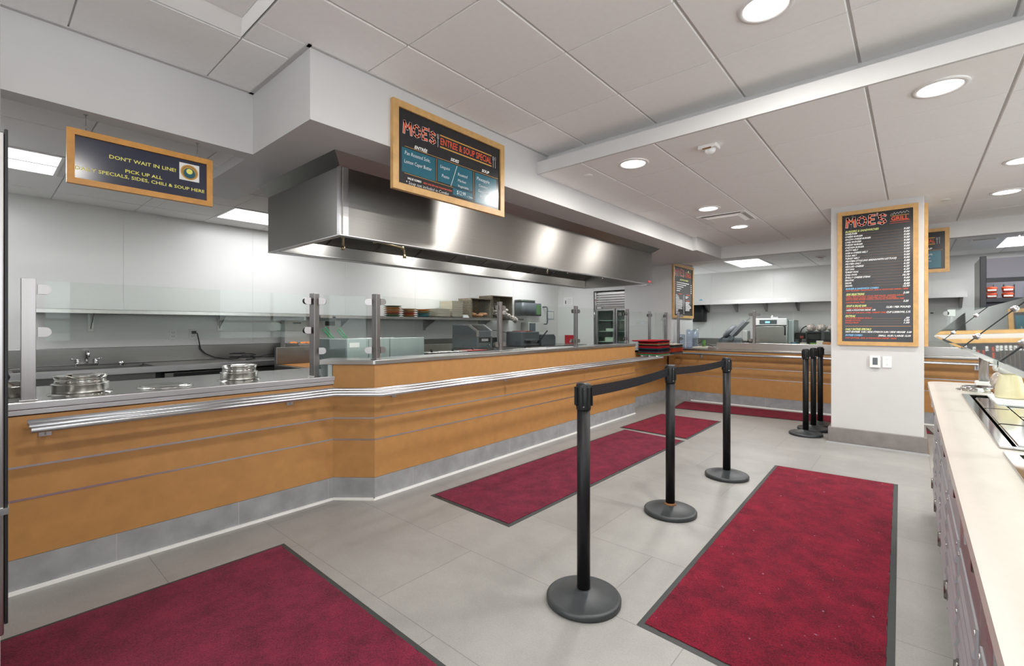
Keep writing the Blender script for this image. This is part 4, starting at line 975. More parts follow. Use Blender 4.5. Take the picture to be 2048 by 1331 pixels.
outlet(-6.088,1.414,1.195,'empty white wall outlet above the kitchen counter'); outlet(-6.088,1.597,1.195,'white wall outlet with a black plug in it')
R = random.Random(2)
pts = [(-6.03,1.60,1.215),(-6.03,1.625,1.20),(-6.035,1.64,1.13),(-6.03,1.655,1.03),(-6.02,1.70,0.975),(-5.98,1.78,0.93),(-5.93,1.86,0.915)]
for k_ in range(11): pts.append((-5.90+0.02*math.sin(k_*1.9), 1.88+k_*0.055, 0.915+abs(0.03*math.sin(k_*0.55)) if k_ > 2 else 0.912))
c_ = MB().tube(pts, 0.006, 8); c_.box(-6.08,-6.02,1.583,1.612,1.20,1.23)
tag(c_.build('power_cord', 'plastic_black', None), 'black power cord running from the outlet down onto the counter', 'cord')
pts = [(-5.75+0.10*math.cos(a), 1.99+0.13*math.sin(a), 0.912+0.003*k_) for k_, a in enumerate([0.5*j for j in range(26)])]
tag(MB().tube(pts, 0.006, 6).build('coiled_cord', 'plastic_black', None), 'coiled black cord lying on the kitchen counter', 'cord')
# food warmer / pans stack
def openbox(mb, x0, x1, y0, y1, z0, z1, w=0.004):
    return mb.box(x0,x1,y0,y1,z0,z0+w).box(x0,x0+w,y0,y1,z0+w,z1).box(x1-w,x1,y0,y1,z0+w,z1).box(x0+w,x1-w,y0,y0+w,z0+w,z1).box(x0+w,x1-w,y1-w,y1,z0+w,z1)
t = thing('food_warmer', 'low steel food warmer with deep pan of orange food', 'food warmer', (-5.64,2.72,0.9055))
MB().box(-0.24,0.22,-0.28,0.3,0.0,0.035).build('base_plate', 'steel_edge', t, 0.004)
openbox(MB(),-0.20,0.18,-0.22,0.28,0.036,0.17).build('deep_pan', 'steel', t)
MB().box(-0.215,0.195,-0.235,-0.22,0.160,0.172).box(-0.215,0.195,0.28,0.295,0.160,0.172).box(-0.215,-0.2,-0.22,0.28,0.160,0.172).box(0.18,0.195,-0.22,0.28,0.160,0.172).build('pan_rim', 'steel_edge', t)
fb = MB()
for i in range(14): fb.blob((R.uniform(-0.15,0.14), R.uniform(-0.17,0.23), 0.168), 0.035, 0.035, 0.02, i)
fb.build('food_pieces', 'food_orange', t)['kind'] = 'stuff'
# control panel/menu holder behind warmer
t = thing('equipment_cabinet', 'tall pale steel cabinet at the wall behind the fryer', 'cabinet', (-5.98,2.53,0.9055))
MB().box(-0.07,0.06,-0.0,0.75,0.0,0.455).build('body', 'fridge_side', t, 0.004)
MB().box(0.06,0.066,0.52,0.66,0.385,0.445).build('control_box', 'plastic_black', t); MB().box(0.06,0.064,0.10,0.20,0.41,0.425).build('badge', 'plastic_black', t)
# ================================================================== COOKING LINE under the hood
t = thing('fryer', 'deep fryer with two green-handled wire baskets behind the angled glass', 'fryer', (0,0,0))
MB().box(-5.05,-4.28,2.05,2.80,0.0,0.88).build('body', 'steel_dark', t, 0.004)
MB().box(-5.05,-5.00,2.05,2.80,0.881,1.06).build('flue_riser', 'steel_dark', t, 0.004)
MB().box(-4.99,-4.32,2.09,2.76,0.881,0.884).build('oil_surface', 'amber', t)
for i, (pt, pl, yy) in enumerate((((645,657),(671,681),2.40),((674,658),(697,680),2.62))):
    b = MB(); x0, x1, y0, y1, z0, z1 = -4.80, -4.46, yy-0.09, yy+0.09, 0.93, 1.07
    for z in (z0, (z0+z1)/2, z1):
        b.tube([(x0,y0,z),(x1,y0,z),(x1,y1,z),(x0,y1,z)], 0.003 if z < z1 else 0.005, 5, True)
    for q in range(9):
        xx = x0+(x1-x0)*q/8; b.tube([(xx,y0,z1),(xx,y0,z0),(xx,y1,z0),(xx,y1,z1)], 0.0016, 4)
    for q in range(5):
        yv = y0+(y1-y0)*q/4; b.tube([(x0,yv,z1),(x0,yv,z0),(x1,yv,z0),(x1,yv,z1)], 0.0016, 4)
    b.build('wire_basket', 'chrome', t)
    A = AX(*pt, -4.42); B = AX(*pl, -4.42)
    MB().tube([(x1,yy,z1),tuple(B)], 0.006, 6).build('handle_rod', 'chrome', t)
    u = Vector((0,0.0,0.018))
    MB().tube([tuple(B),tuple(A.lerp(B,0.5)-u),tuple(A-u*0.3),tuple(A+Vector((0,0.03,0.012))),tuple(A.lerp(B,0.55)+u),tuple(B+u*0.4)], 0.0075, 8, True).build('handle_grip', 'plastic_green', t)
t = thing('griddle_screen', 'frosted grey steel splash screen standing behind the glass', 'splash screen', (0,0,0))
MB().box(-3.66,-3.645,2.075,2.90,0.90,1.175).build('screen', 'steel_frost', t, 0.004)
MB().box(-4.15,-3.66,2.075,2.09,0.90,1.17).build('side_screen', 'steel_frost', t, 0.003)
MB().box(-4.20,-4.15,2.075,2.90,0.90,1.165).build('rear_rail', 'steel', t, 0.003)
MB().box(-3.644,-3.643,2.28,2.285,0.91,1.165).box(-3.644,-3.643,2.50,2.505,0.91,1.165).build('seam', 'steel_dark', t)
MB().box(-3.644,-3.6425,2.095,2.19,1.10,1.14).build('note_card', 'paper', t)
t = thing('griddle', 'flat griddle range beside the frosted screen', 'griddle', (0,0,0))
MB().box(-4.20,-3.60,2.07,2.92,0.0,0.895).build('body', 'steel_dark', t, 0.004)
t = thing('cooking_range', 'gas range with black grates behind the glass', 'cooking range', (0,0,0))
MB().box(-4.5,-3.62,2.95,4.0,0.0,0.93).build('body', 'steel_dark', t, 0.004)
g = MB()
for i in range(8):
    g.box(-4.42,-3.70,3.02+i*0.12,3.035+i*0.12,0.935,0.965)
for i in range(5): g.box(-4.42+i*0.17,-4.40+i*0.17,3.0,3.92,0.940,0.958)
g.build('grate', 'plastic_black', t)
MB().box(-4.5,-4.46,2.95,4.0,0.93,1.06).build('flue_riser', 'steel_dark', t)
for i, (x_, y_, lb, mt_) in enumerate(((-3.74,3.07,'steel inset pan nearest the frosted screen','steel'),(-3.74,3.36,'steel inset pan in the middle of the cook line','steel'),(-3.74,3.66,'pan with a red lid corner on the cook line','plastic_red'))):
    t = thing('inset_pan', lb, 'pan', (x_,y_,0.966))
    openbox(MB(),-0.10,0.10,-0.12,0.12,0.0,0.045,0.003).box(-0.11,0.11,-0.13,-0.12,0.043,0.047).box(-0.11,0.11,0.12,0.13,0.043,0.047).build('pan', 'steel_polished', t)
    MB().box(-0.10,0.10,-0.12,0.12,0.047,0.052).build('lid', 'steel_top' if i < 2 else 'plastic_red', t, 0.003); MB().lathe([(0.012,0.052),(0.014,0.075),(0.0001,0.08)], n=12).build('knob', 'plastic_black', t)
tag(MB().box(-4.3,-3.45,4.05,6.25,0.0,0.96).build('prep_counter', 'steel_top', None, 0.004), 'stainless prep counter behind the right half of the glass', 'counter')
tag(MB().rbox(-3.98,-3.55,4.62,5.35,0.962,0.985,0.02).build('cutting_board', 'food_white', None), 'white cutting board on the prep counter near the middle post', 'cutting board')
tag(MB().box(-3.80,-3.50,5.25,5.9,0.962,0.975).build('steel_tray', 'steel_dark', None, 0.003), 'long dark steel tray on the prep counter below the panini press', 'tray')
# conveyor toaster
t = thing('conveyor_toaster', 'grey conveyor toaster with sloping front and black window', 'toaster', (-4.9,0,0))
t.location = (0,0,0)
pr = [(-5.0,0.977),(-4.50,0.977),(-4.50,1.215),(-4.66,1.30),(-5.0,1.305)]
MB().sweep(pr, (0,4.48,0), (0,0.31,0), (1,0,0), (0,0,1)).build('body', 'plastic_grey', t, 0.006)
for yy in (4.478,4.755): MB().sweep([(-4.495,1.14),(-4.495,1.22),(-4.66,1.31),(-4.78,1.312),(-4.78,1.296),(-4.67,1.29),(-4.512,1.20),(-4.512,1.14)], (0,yy,0), (0,0.036,0), (1,0,0), (0,0,1)).build('cheek', 'steel_edge', t)
MB().hexa([(-4.645,4.53,1.292),(-4.52,4.53,1.226),(-4.52,4.74,1.226),(-4.645,4.74,1.292)],[(-4.643,4.53,1.296),(-4.518,4.53,1.230),(-4.518,4.74,1.230),(-4.643,4.74,1.296)]).build('chute', 'plastic_black', t)
MB().box(-4.50,-4.497,4.52,4.75,1.055,1.13).build('control_panel', 'plastic_black', t); MB().box(-4.497,-4.4955,4.57,4.70,1.075,1.11).build('panel_marks', 'ink_grey', t)
MB().lathe([(0.012,0),(0.012,0.012),(0.0001,0.014)], (-4.497,4.72,1.02), 12, 'x').build('dial', 'chrome', t)
MB().box(-5.0,-4.52,4.44,4.84,0.899,0.976).build('stand', 'steel_dark', t)
# support table for kitchen island equipment
tag(MB().box(-5.05,-4.50,3.95,6.2,0.0,0.898).build('work_table', 'steel_dark', None, 0.004), 'steel work table under the conveyor toaster', 'table')
# ---- bowls on shelf
def stack_bowls(cx, y0, y1, zt, cols, label0):
    n = len(cols); y = (y0+y1)/2; r = (y1-y0)/2; z = 1.4255; h = (zt-z)/n
    for i, (c, nm) in enumerate(cols):
        o = MB().lathe([(r*0.55,0.0),(r*0.62,h*0.15),(r*0.93,h*0.8),(r,h*0.98),(r*0.96,h*0.98),(r*0.88,h*0.75),(r*0.5,h*0.2),(0.0001,h*0.2)], n=28).build('bowl', c, None)
        o.location = (cx, y, z+i*h); tag(o, nm+' '+label0, 'bowl', 'stacked ceramic bowls on the shelf')
mat('bowl_green', (0.08,0.30,0.10), 0.3, var=0.08); mat('bowl_orange', (0.62,0.26,0.06), 0.3, var=0.08); mat('bowl_red', (0.45,0.07,0.03), 0.3, var=0.08); mat('bowl_tan', (0.50,0.34,0.15), 0.3, var=0.08); mat('bowl_aqua', (0.12,0.42,0.50), 0.3, var=0.08); mat('bowl_teal', (0.12,0.22,0.20), 0.3)
stack_bowls(-5.83, 3.92, 4.19, 1.585, [('bowl_green','green bowl, lowest'),('bowl_red','dark red bowl, second from the bottom'),('bowl_orange','orange bowl, third from the bottom'),('bowl_tan','tan bowl, second from the top'),('bowl_orange','orange bowl just under the top'),('bowl_teal','dark teal bowl, topmost')], 'of the tall left stack')
stack_bowls(-5.83, 4.22, 4.46, 1.550, [('bowl_orange','orange bowl, lowest'),('bowl_red','red bowl, middle'),('bowl_tan','tan bowl, second from the top'),('bowl_tan','tan bowl, topmost')], 'of the middle stack')
stack_bowls(-5.83, 4.49, 4.73, 1.548, [('bowl_aqua','bright aqua bowl, lowest'),('bowl_teal','dark bowl, middle'),('bowl_tan','tan bowl, second from the top'),('bowl_orange','light brown bowl, topmost')], 'of the right stack')
def cont_stack(y0, y1, zt, label, n=6, x0=-6.0, x1=-5.68):
    t = thing('container_stack', label, 'container stack', ((x0+x1)/2,(y0+y1)/2,1.4255)); a, b = (x1-x0)/2, (y1-y0)/2; h = (zt-1.4255)/n
    for i in range(n):
        m = MB().hexa([(-a*0.9,-b*0.9,i*h),(a*0.9,-b*0.9,i*h),(a*0.9,b*0.9,i*h),(-a*0.9,b*0.9,i*h)], [(-a,-b,(i+0.8)*h),(a,-b,(i+0.8)*h),(a,b,(i+0.8)*h),(-a,b,(i+0.8)*h)])
        m.box(-a*1.02,a*1.02,-b*1.02,b*1.02,(i+0.8)*h,(i+0.97)*h); m.build('takeout_container', 'card_tan', t)
cont_stack(4.78, 5.06, 1.565, 'low stack of beige takeout containers beside the bowls', 5)
cont_stack(5.09, 5.33, 1.70, 'tall stack of beige takeout containers on the shelf', 9)
tag(MB().hexa([(-5.97,5.36,1.426),(-5.70,5.36,1.426),(-5.70,5.50,1.426),(-5.97,5.50,1.426)],[(-5.95,5.38,1.475),(-5.72,5.38,1.475),(-5.72,5.48,1.475),(-5.95,5.48,1.475)]).build('foam_box', 'plastic_white', None, 0.004), 'small white foam box between containers and wicker baskets', 'box')
def wicker(y0, y1, zt, label, content):
    t = thing('wicker_basket', label, 'basket', (-5.84,(y0+y1)/2,1.4255)); b = (y1-y0)/2; h = zt-1.4255; a = 0.16
    w_ = 0.012; m = MB().box(-a,a,-b,b,0,w_).box(-a,-a+w_,-b,b,w_,h).box(-a+w_,a,-b,-b+w_,w_,h).box(-a+w_,a,b-w_,b,w_,h).box(-a+w_,a,-b+w_,b-w_,h-w_,h)
    R = random.Random(4)
    for z in [0.02*k for k in range(1, int(h/0.02))]:
        m.tube([(-a,-b-0.001,z),(a,-b-0.001,z)], 0.006, 5); m.tube([(a+0.001,-b+0.006,z),(a+0.001,-b+0.03,z)], 0.006, 5); m.tube([(a+0.001,b-0.03,z),(a+0.001,b-0.006,z)], 0.006, 5)
    m.build('woven_body', 'wicker', t)
    m = MB()
    for i in range(content[1]): m.blob((R.uniform(-0.02,0.13), R.uniform(-b*0.7,b*0.7), 0.03+R.uniform(0,content[2])), 0.05, 0.06, 0.025, i, 0.2)
    q = m.build('packet_pile', content[0], t); q['kind'] = 'stuff'
wicker(5.52, 6.02, 1.765, 'wicker basket lying on its side with brown packets inside', ('bread', 12, 0.05))
wicker(6.03, 6.60, 1.835, 'larger wicker basket on its side spilling clear bags', ('wrap', 18, 0.16))
m = MB()
for i in range(7): m.blob((-5.62+R.uniform(-0.03,0.03), 6.30+i*0.05, 1.52-i*0.022), 0.05, 0.05, 0.045, i+9, 0.25)
tag(m.build('plastic_bag', 'wrap', None), 'crumpled clear plastic bag hanging out of the larger basket', 'bag')
tag(MB().box(-6.085,-5.70,6.62,6.95,1.40,1.43).build('shelf_end', 'steel_dark', None), 'short dark end of the wall shelf beyond the baskets', 'shelf')
# towel + soap dispensers, notices
t = thing('paper_towel_dispenser', 'dark grey paper towel dispenser on the kitchen wall', 'towel dispenser', (-6.088,7.35,1.5))
MB().rbox(0,0.22,-0.24,0.24,0,0.26,0.05).build('cover', 'plastic_grey', t); MB().rbox(0,0.20,-0.235,0.235,0.26,0.315,0.05).build('top_cap', 'cap_dark', t)
t = thing('soap_dispenser', 'green-tinted soap dispenser right of the towel dispenser', 'soap dispenser', (-6.088,7.75,1.5))
MB().rbox(0,0.13,-0.12,0.12,0,0.26,0.03).build('case', 'plastic_grey', t); MB().box(0.131,0.134,-0.07,0.07,0.03,0.23).build('window', 'soap_green', t)
o = MB().tube([(0,0,0),(0.10,0,0.0),(0.12,0,-0.03),(0.12,0,-0.34),(0.10,0,-0.37),(0,0,-0.37)], 0.014, 8).build('grab_handle', 'plastic_grey', None); o.location = (-6.085,8.08,1.70)
tag(o, 'dark tubular bracket handle on the wall by the dispensers', 'handle')
t = thing('wall_notice', 'small framed notice near the kitchen corner', 'notice', (-6.088,8.35,1.44))
MB().box(0,0.008,-0.13,0.13,0,0.175).build('frame', 'sanitiser', t); MB().box(0.008,0.010,-0.115,0.115,0.012,0.163).build('sheet', 'paper', t)
m = MB()
for q in range(5): m.box(0.010,0.0105,-0.08,0.08,0.03+q*0.026,0.034+q*0.026)
m.build('text_lines', 'ink_grey', t)
t = thing('control_box', 'beige steel box on the wall below the towel dispenser', 'box', (-6.088,7.58,1.17))
MB().box(0,0.2,-0.24,0.27,0,0.19).build('housing', 'fridge_side', t, 0.006); MB().box(0.2,0.204,-0.22,-0.02,0.01,0.18).build('dark_panel', 'plastic_grey', t)
t = thing('panini_press', 'dark panini press with raised lever and rounded side', 'panini press', (-5.6,7.15,0.905))
MB().box(-0.25,0.15,-0.55,-0.02,0.0,0.28).build('body', 'plastic_grey', t, 0.02); MB().box(-0.22,0.18,-0.48,-0.06,0.06,0.12).build('plate', 'plastic_black', t, 0.01)
MB().sweep([(-0.0,0),(0.48,0),(0.48,0.17),(0.43,0.22),(0.0,0.22)], (-0.2,0.02,0.0), (0.36,0,0), (0,1,0), (0,0,1)).build('side_unit', 'plastic_grey', t, 0.01)
MB().tube([(0.18,-0.05,0.10),(0.2,0.06,0.22),(0.2,0.16,0.29)], 0.014, 8).build('lever', 'plastic_black', t); MB().box(-0.2,0.14,-0.42,-0.22,0.281,0.29).build('red_label', 'plastic_red', t)
MB().tube([(-0.2,-0.55,0.25),(-0.3,-0.68,0.29),(-0.44,-0.80,0.31)], 0.006, 6).build('cord', 'plastic_black', t)
outlet(-6.088,6.36,1.22,'white outlet left of the panini press')
tag(MB().box(-6.085,-5.3,6.62,8.60,0.86,0.903).build('side_worktop', 'steel', None, 0.003), 'steel worktop under the panini press', 'worktop')
t = thing('safety_notice', 'white safety sheet with thermometer drawing on the end wall', 'notice', (-5.81,8.647,1.76))
MB().box(-0.12,0.12,-0.003,0,0,0.17).build('sheet', 'paper', t); MB().box(-0.075,-0.055,-0.0045,-0.003,0.02,0.10).build('thermometer', 'plastic_black', t)
m = MB()
for q in range(5): m.box(-0.02,0.09,-0.004,-0.003,0.025+q*0.026,0.030+q*0.026)
m.build('text_lines', 'ink_grey', t)
t = thing('safety_notice', 'red warning poster low on the end wall', 'notice', (-5.78,8.647,0.905))
MB().box(-0.12,0.12,-0.003,0,0,0.185).build('sheet', 'plastic_red', t); m = MB()
m.raw([(-0.0,-0.0045,0.02),(0.09,-0.0045,0.02),(0.05,-0.0045,0.11)], [(0,1,2)]).build('picture', 'ink_grey', t)
# alcove refrigerator with louvred head
t = thing('upright_refrigerator', 'tall glass-doored refrigerator with louvred steel top in the alcove', 'refrigerator', (0,0,0))
m = MB().box(-5.14,-5.10,8.66,9.4,0.0,2.0).box(-4.34,-4.30,8.66,9.4,0.0,2.0).box(-5.10,-4.34,9.36,9.4,0.0,2.0).box(-5.10,-4.34,8.70,9.36,1.66,2.0).box(-5.10,-4.34,8.70,9.36,0.0,0.7)
m.build('body', 'steel', t)
lv = MB()
for q in range(6): lv.hexa([(-5.09,8.655,1.70+q*0.05),(-4.35,8.655,1.70+q*0.05),(-4.35,8.70,1.715+q*0.05),(-5.09,8.70,1.715+q*0.05)], [(-5.09,8.655,1.722+q*0.05),(-4.35,8.655,1.722+q*0.05),(-4.35,8.70,1.732+q*0.05),(-5.09,8.70,1.732+q*0.05)])
lv.build('louvre', 'steel_edge', t)
for a, b_ in ((-5.10,-4.66),(-4.64,-4.34)):
    m = MB().box(a,a+0.035,8.65,8.69,0.72,1.65).box(b_-0.035,b_,8.65,8.69,0.72,1.65).box(a+0.035,b_-0.035,8.65,8.69,1.61,1.65).box(a+0.035,b_-0.035,8.65,8.69,0.72,0.77)
    d = m.build('door', 'steel_edge', t); MB().box(a+0.035,b_-0.035,8.665,8.675,0.77,1.61).build('door_glass', 'glass_fridge', d)
for z in (0.95,1.17,1.40): MB().box(-5.09,-4.35,8.75,9.3,z,z+0.012).build('shelf', 'plastic_white', t)
MB().box(-5.09,-4.35,9.345,9.359,0.72,1.65).build('brightening_liner', 'plastic_white', t)  # white sheet added to lift the brightness inside the refrigerator
MB().box(-5.0,-4.75,8.85,9.1,0.965,1.05).box(-4.98,-4.80,8.85,9.1,1.185,1.24).build('stored_tub', 'food_white', t)
MB().lathe([(0.014,0),(0.014,0.02),(0.0001,0.025)], (-5.12,8.655,1.84), 12, 'y').build('red_knob', 'plastic_red', t); MB().box(-5.08,-4.98,8.652,8.656,1.66,1.68).build('badge', 'paper', t)
MB().tube([(-5.125,8.63,1.45),(-5.125,8.63,1.62)], 0.01, 8).build('handle', 'chrome', t)

# ================================================================== TRAYS on the recess
TRC = [('plastic_green','green'),('plastic_red','red'),('plastic_grey','dark grey'),('board_navy','navy'),('plastic_black','black'),('board_teal','blue edged'),('plastic_red','red'),('plastic_red','second red'),('plastic_black','black'),('bowl_tan','brown'),('plastic_red','bright red'),('plastic_black','black topmost')]
ordn = ['lowest','second','third','fourth','fifth','sixth','seventh','eighth','ninth','tenth','eleventh','topmost']
def tray(x, y, z, w, l, mt, label, group, rz=0):
    m = MB(); r = 0.02
    def ring_(a, b, zz): 
        pts = []
        for cx, cy, a0 in ((a-r,b-r,0),(-a+r,b-r,90),(-a+r,-b+r,180),(a-r,-b+r,270)):
            for k in range(4): q = math.radians(a0+30*k); pts.append((cx+r*math.cos(q), cy+r*math.sin(q), zz))
        return pts
    L = [ring_(w/2-0.018,l/2-0.018,0), ring_(w/2-0.004,l/2-0.004,0.016), ring_(w/2,l/2,0.0175), ring_(w/2,l/2,0.0155), ring_(w/2-0.008,l/2-0.008,0.014), ring_(w/2-0.02,l/2-0.02,0.002)]
    vs = [v for q in L for v in q]; n = 16; fs = [tuple(range(n-1,-1,-1))]
    for k in range(5): fs += [(k*n+i, k*n+(i+1)%n, (k+1)*n+(i+1)%n, (k+1)*n+i) for i in range(n)]
    fs.append(tuple(range(5*n, 6*n))); m.raw(vs, fs)
    o = m.build('serving_tray', mt, None); o.location = (x,y,z); o.rotation_euler[2] = rz
    tag(o, label, 'tray', group)
for i, (mt_, cn) in enumerate(TRC):
    tray(-3.10+R.uniform(-.004,.004), 7.03+R.uniform(-.006,.006), 0.8345+i*0.0177, 0.36, 0.46, mt_, f'{cn} serving tray, {ordn[i]} of the near stack'.replace('topmost serving tray, topmost','serving tray, topmost'), 'near stack of serving trays')
TR2 = [('board_teal','blue'),('bowl_red','dull red'),('ink_red','orange red'),('ink_red','light red'),('bowl_red','dark red'),('bowl_teal','dark green'),('plastic_black','black'),('card_tan','beige')]
for i, (mt_, cn) in enumerate(TR2):
    tray(-3.10+R.uniform(-.004,.004), 7.60+R.uniform(-.006,.006), 0.8345+i*0.0195, 0.36, 0.46, mt_, f'{cn} serving tray, {ordn[i] if i < 7 else "topmost"} of the far stack', 'far stack of serving trays')
tray(-3.14, 7.02, 0.8345+12*0.0177, 0.40, 0.62, 'plastic_red', 'large red tray with black rim lying across the near stack', 'near stack of serving trays')
# lids/cup stack at the corner
t = thing('lid_stack', 'bundle of clear plastic cup lids standing at the corner post', 'cup lids', (-3.03,8.44,0.9005), 0.1)
for i, (xx, yy, hh) in enumerate(((-0.15,0.0,0.24),(-0.03,0.02,0.33),(0.075,0.03,0.33))):
    m = MB().lathe([(0.052,0),(0.054,hh-0.02),(0.045,hh-0.005),(0.0001,hh)], (xx,yy,0), 20)
    for q in range(int(hh/0.02)): m.lathe([(0.0545,q*0.02+0.004),(0.058,q*0.02+0.010),(0.0545,q*0.02+0.014)], (xx,yy,0), 20)
    m.build('sleeve_of_lids', 'plastic_clear', t)

# ================================================================== FAR KITCHEN
tag(MB().box(-4.1,2.6,10.08,10.745,0.87,0.90).box(-4.1,2.6,10.72,10.745,0.90,1.02).box(-4.1,2.6,10.12,10.70,0.1,0.87).build('back_counter', 'steel', None, 0.003), 'stainless counter along the far kitchen wall', 'counter')
t = thing('wall_shelf', 'long white-edged shelf along the far kitchen wall with dark brackets', 'shelf')
MB().box(-4.2,0.66,10.36,10.745,1.79,1.795).box(-4.2,0.66,10.355,10.36,1.75,1.84).build('board', 'panel_white', t)
for x_ in (-3.45,-2.86,-2.29,-1.72,-0.9,-0.2,0.60):
    MB().sweep([(0,0),(-0.30,0),(-0.30,-0.02),(-0.03,-0.20),(0,-0.20)], (x_-0.02,10.74,1.788), (0.04,0,0), (0,1,0), (0,0,1)).build('bracket', 'steel_dark', t)
tag(MB().sweep([(-0.10,0),(0.10,0),(0.02,0.085),(-0.02,0.06)], (-3.52,10.42,1.841) , (0,0.02,0), (1,0,0), (0,0,1)).build('folded_napkin', 'napkin_blue', None), 'folded light blue cloth on the far shelf', 'cloth').location = (0,-0.04,-0.045)
t = thing('paper_towel_dispenser', 'black paper towel dispenser beside the pier menu', 'towel dispenser', (-3.60,10.70,1.38))
MB().rbox(-0.30,0.12,-0.20,0.04,0,0.40,0.06).build('cover', 'plastic_black', t)
# slicer
t = thing('meat_slicer', 'grey meat slicer with tilted blade and feed table', 'meat slicer', (-2.78,10.32,0.9005))
MB().box(-0.22,0.18,-0.2,0.2,0.02,0.14).build('base', 'plastic_grey', t, 0.03)
MB().lathe([(0.12,-0.05),(0.17,-0.03),(0.17,0.02),(0.10,0.05),(0.0001,0.05)], (0,0,0), 30, 'x').build('blade_guard', 'cabinet_grey', t).matrix_local = Matrix.Translation((-0.10,-0.02,0.28)) @ Matrix.Rotation(math.radians(45), 4, 'Y')
MB().box(-0.20,0.20,-0.16,0.16,-0.012,0.012).box(-0.20,0.20,-0.165,-0.155,0.012,0.05).build('feed_table', 'cabinet_grey', t, 0.004).matrix_local = Matrix.Translation((0.10,-0.03,0.33)) @ Matrix.Rotation(math.radians(-48), 4, 'Y')
MB().tube([(0.02,-0.1,0.26),(0.30,-0.1,0.56)], 0.009, 8).build('feed_rod', 'plastic_grey', t)
MB().box(0.16,0.26,-0.15,0.1,0.08,0.30).build('motor_housing', 'fridge_side', t, 0.02); MB().lathe([(0.05,0),(0.05,0.05),(0.0001,0.06)], (-0.02,-0.26,0.14), 20, 'y').build('dial', 'plastic_grey', t)
MB().sweep([(-0.34,0.02),(-0.05,0.02),(-0.05,0.28),(-0.12,0.26),(-0.34,0.10)], (0,-0.02,0), (0,0.14,0), (1,0,0), (0,0,1)).build('side_cover', 'plastic_grey', t, 0.01)
# oven
t = thing('speed_oven', 'stainless speed oven with wide black display window', 'oven', (-2.06,10.30,0.9005))
MB().box(-0.29,0.27,-0.28,0.28,0.04,0.52).build('body', 'steel_top', t, 0.012)
MB().box(-0.285,0.265,-0.30,-0.28,0.40,0.535).build('header', 'plastic_white', t, 0.01)
MB().box(-0.20,0.10,-0.303,-0.30,0.425,0.505).build('display', 'lcd', t, 0.001); MB().box(-0.10,-0.02,-0.3045,-0.303,0.445,0.48).build('display_text', 'display_blue', t)
MB().box(-0.275,0.255,-0.30,-0.28,0.06,0.385).build('door', 'steel', t, 0.006); MB().box(-0.28,0.26,-0.301,-0.285,0.385,0.398).build('door_seal', 'plastic_black', t)
MB().tube([(0.22,-0.30,0.38),(0.24,-0.33,0.36),(0.24,-0.33,0.23),(0.23,-0.30,0.22)], 0.012, 8).build('door_handle', 'plastic_black', t)
MB().box(0.271,0.36,-0.2,0.28,0.06,0.50).build('side_vent', 'steel_frost', t, 0.004)
f = MB()
for a_ in (-0.24,0.22):
    for b_ in (-0.24,0.24): f.cyl((a_,b_,0.0), 0.02, 0.04, 12)
f.build('foot', 'plastic_black', t)
MB().tube([(-0.05,-0.1,0.53),(-0.01,-0.14,0.585)], 0.014, 8).box(-0.02,0.10,-0.2,0.1,0.52,0.56).build('top_tool', 'plastic_white', t)
t = thing('gooseneck_device', 'black gooseneck device with dark body right of the oven', 'gooseneck device', (-1.62,10.30,0.9005))
MB().box(-0.09,0.09,-0.05,0.05,0.14,0.26).build('head', 'plastic_black', t, 0.02)
MB().tube([(0,0,0.24)]+[(0.13-0.13*math.cos(a), 0, 0.24+0.15*math.sin(a)) for a in [math.radians(15*k) for k in range(1,11)]], 0.009, 8).build('gooseneck', 'plastic_black', t); MB().box(-0.02,0.02,-0.01,0.01,0.0,0.14).build('stand', 'plastic_black', t)
MB().box(0.0,0.055,-0.052,-0.05,0.155,0.20).build('label_patch', 'bowl_red', t)
for i, (xx, cn) in enumerate(((-1.45,'left'),(-1.285,'middle'),(-1.12,'right'))):
    t = thing('wrapped_loaf', f'plastic-wrapped loaf, {cn} of three on the dark rack', 'bread', (xx,10.32,1.19), 0, 'wrapped loaves on the rack')
    MB().blob((0,0,0.065), 0.072, 0.09, 0.065, i+3, 0.18).build('bread', 'bread', t); MB().blob((0,-0.02,0.062), 0.078, 0.098, 0.07, i+13, 0.22).build('wrapper', 'wrap', t)
t = thing('bread_rack', 'dark two-level rack holding wrapped loaves', 'rack', (-1.32,10.32,0.9005))
MB().box(-0.20,0.30,-0.14,0.14,0.265,0.288).box(-0.20,0.30,0.10,0.14,0.0,0.265).box(-0.20,-0.18,-0.14,0.10,0.0,0.265).box(0.28,0.30,-0.14,0.10,0.0,0.265).box(-0.18,0.28,-0.05,0.10,0.14,0.265).build('frame', 'black_base', t)
for i, (xx, mt_, nm, h_) in enumerate(((-1.66,'board_teal','small blue tub at the left end of the upstand',0.13),(-1.36,'food_green','pan of green salad showing above the far upstand',0.12),(-1.52,'card_tan','clear tub behind the far upstand',0.12),(-1.26,'food_white','white condiment tub below the wrapped loaves',0.155),(-1.16,'amber','mustard coloured tub below the wrapped loaves',0.14),(-1.08,'food_orange','orange food tub next to the column edge',0.13))):
    y_ = 8.62; o = MB().rbox(-0.042,0.042,-0.06,0.06,0,h_,0.015).build('condiment_tub', mt_, None, 0.003); o.location = (xx*y_/10.1-0.02, y_, 0.901); tag(o, nm, 'tub', 'condiment tubs behind the far upstand')
tag(MB().box(-2.95,-2.62,8.30,8.62,0.901,0.925).build('cutting_board', 'card_tan', None, 0.004), 'pale cutting board at the left end of the far counter', 'cutting board')
o = MB().lathe([(0.03,0),(0.03,0.11),(0.0001,0.112)], n=16).build('spice_bottle', 'green_bottle', None); o.location = (-2.80,8.45,0.9255); tag(o, 'green cylinder standing on the cutting board', 'bottle')
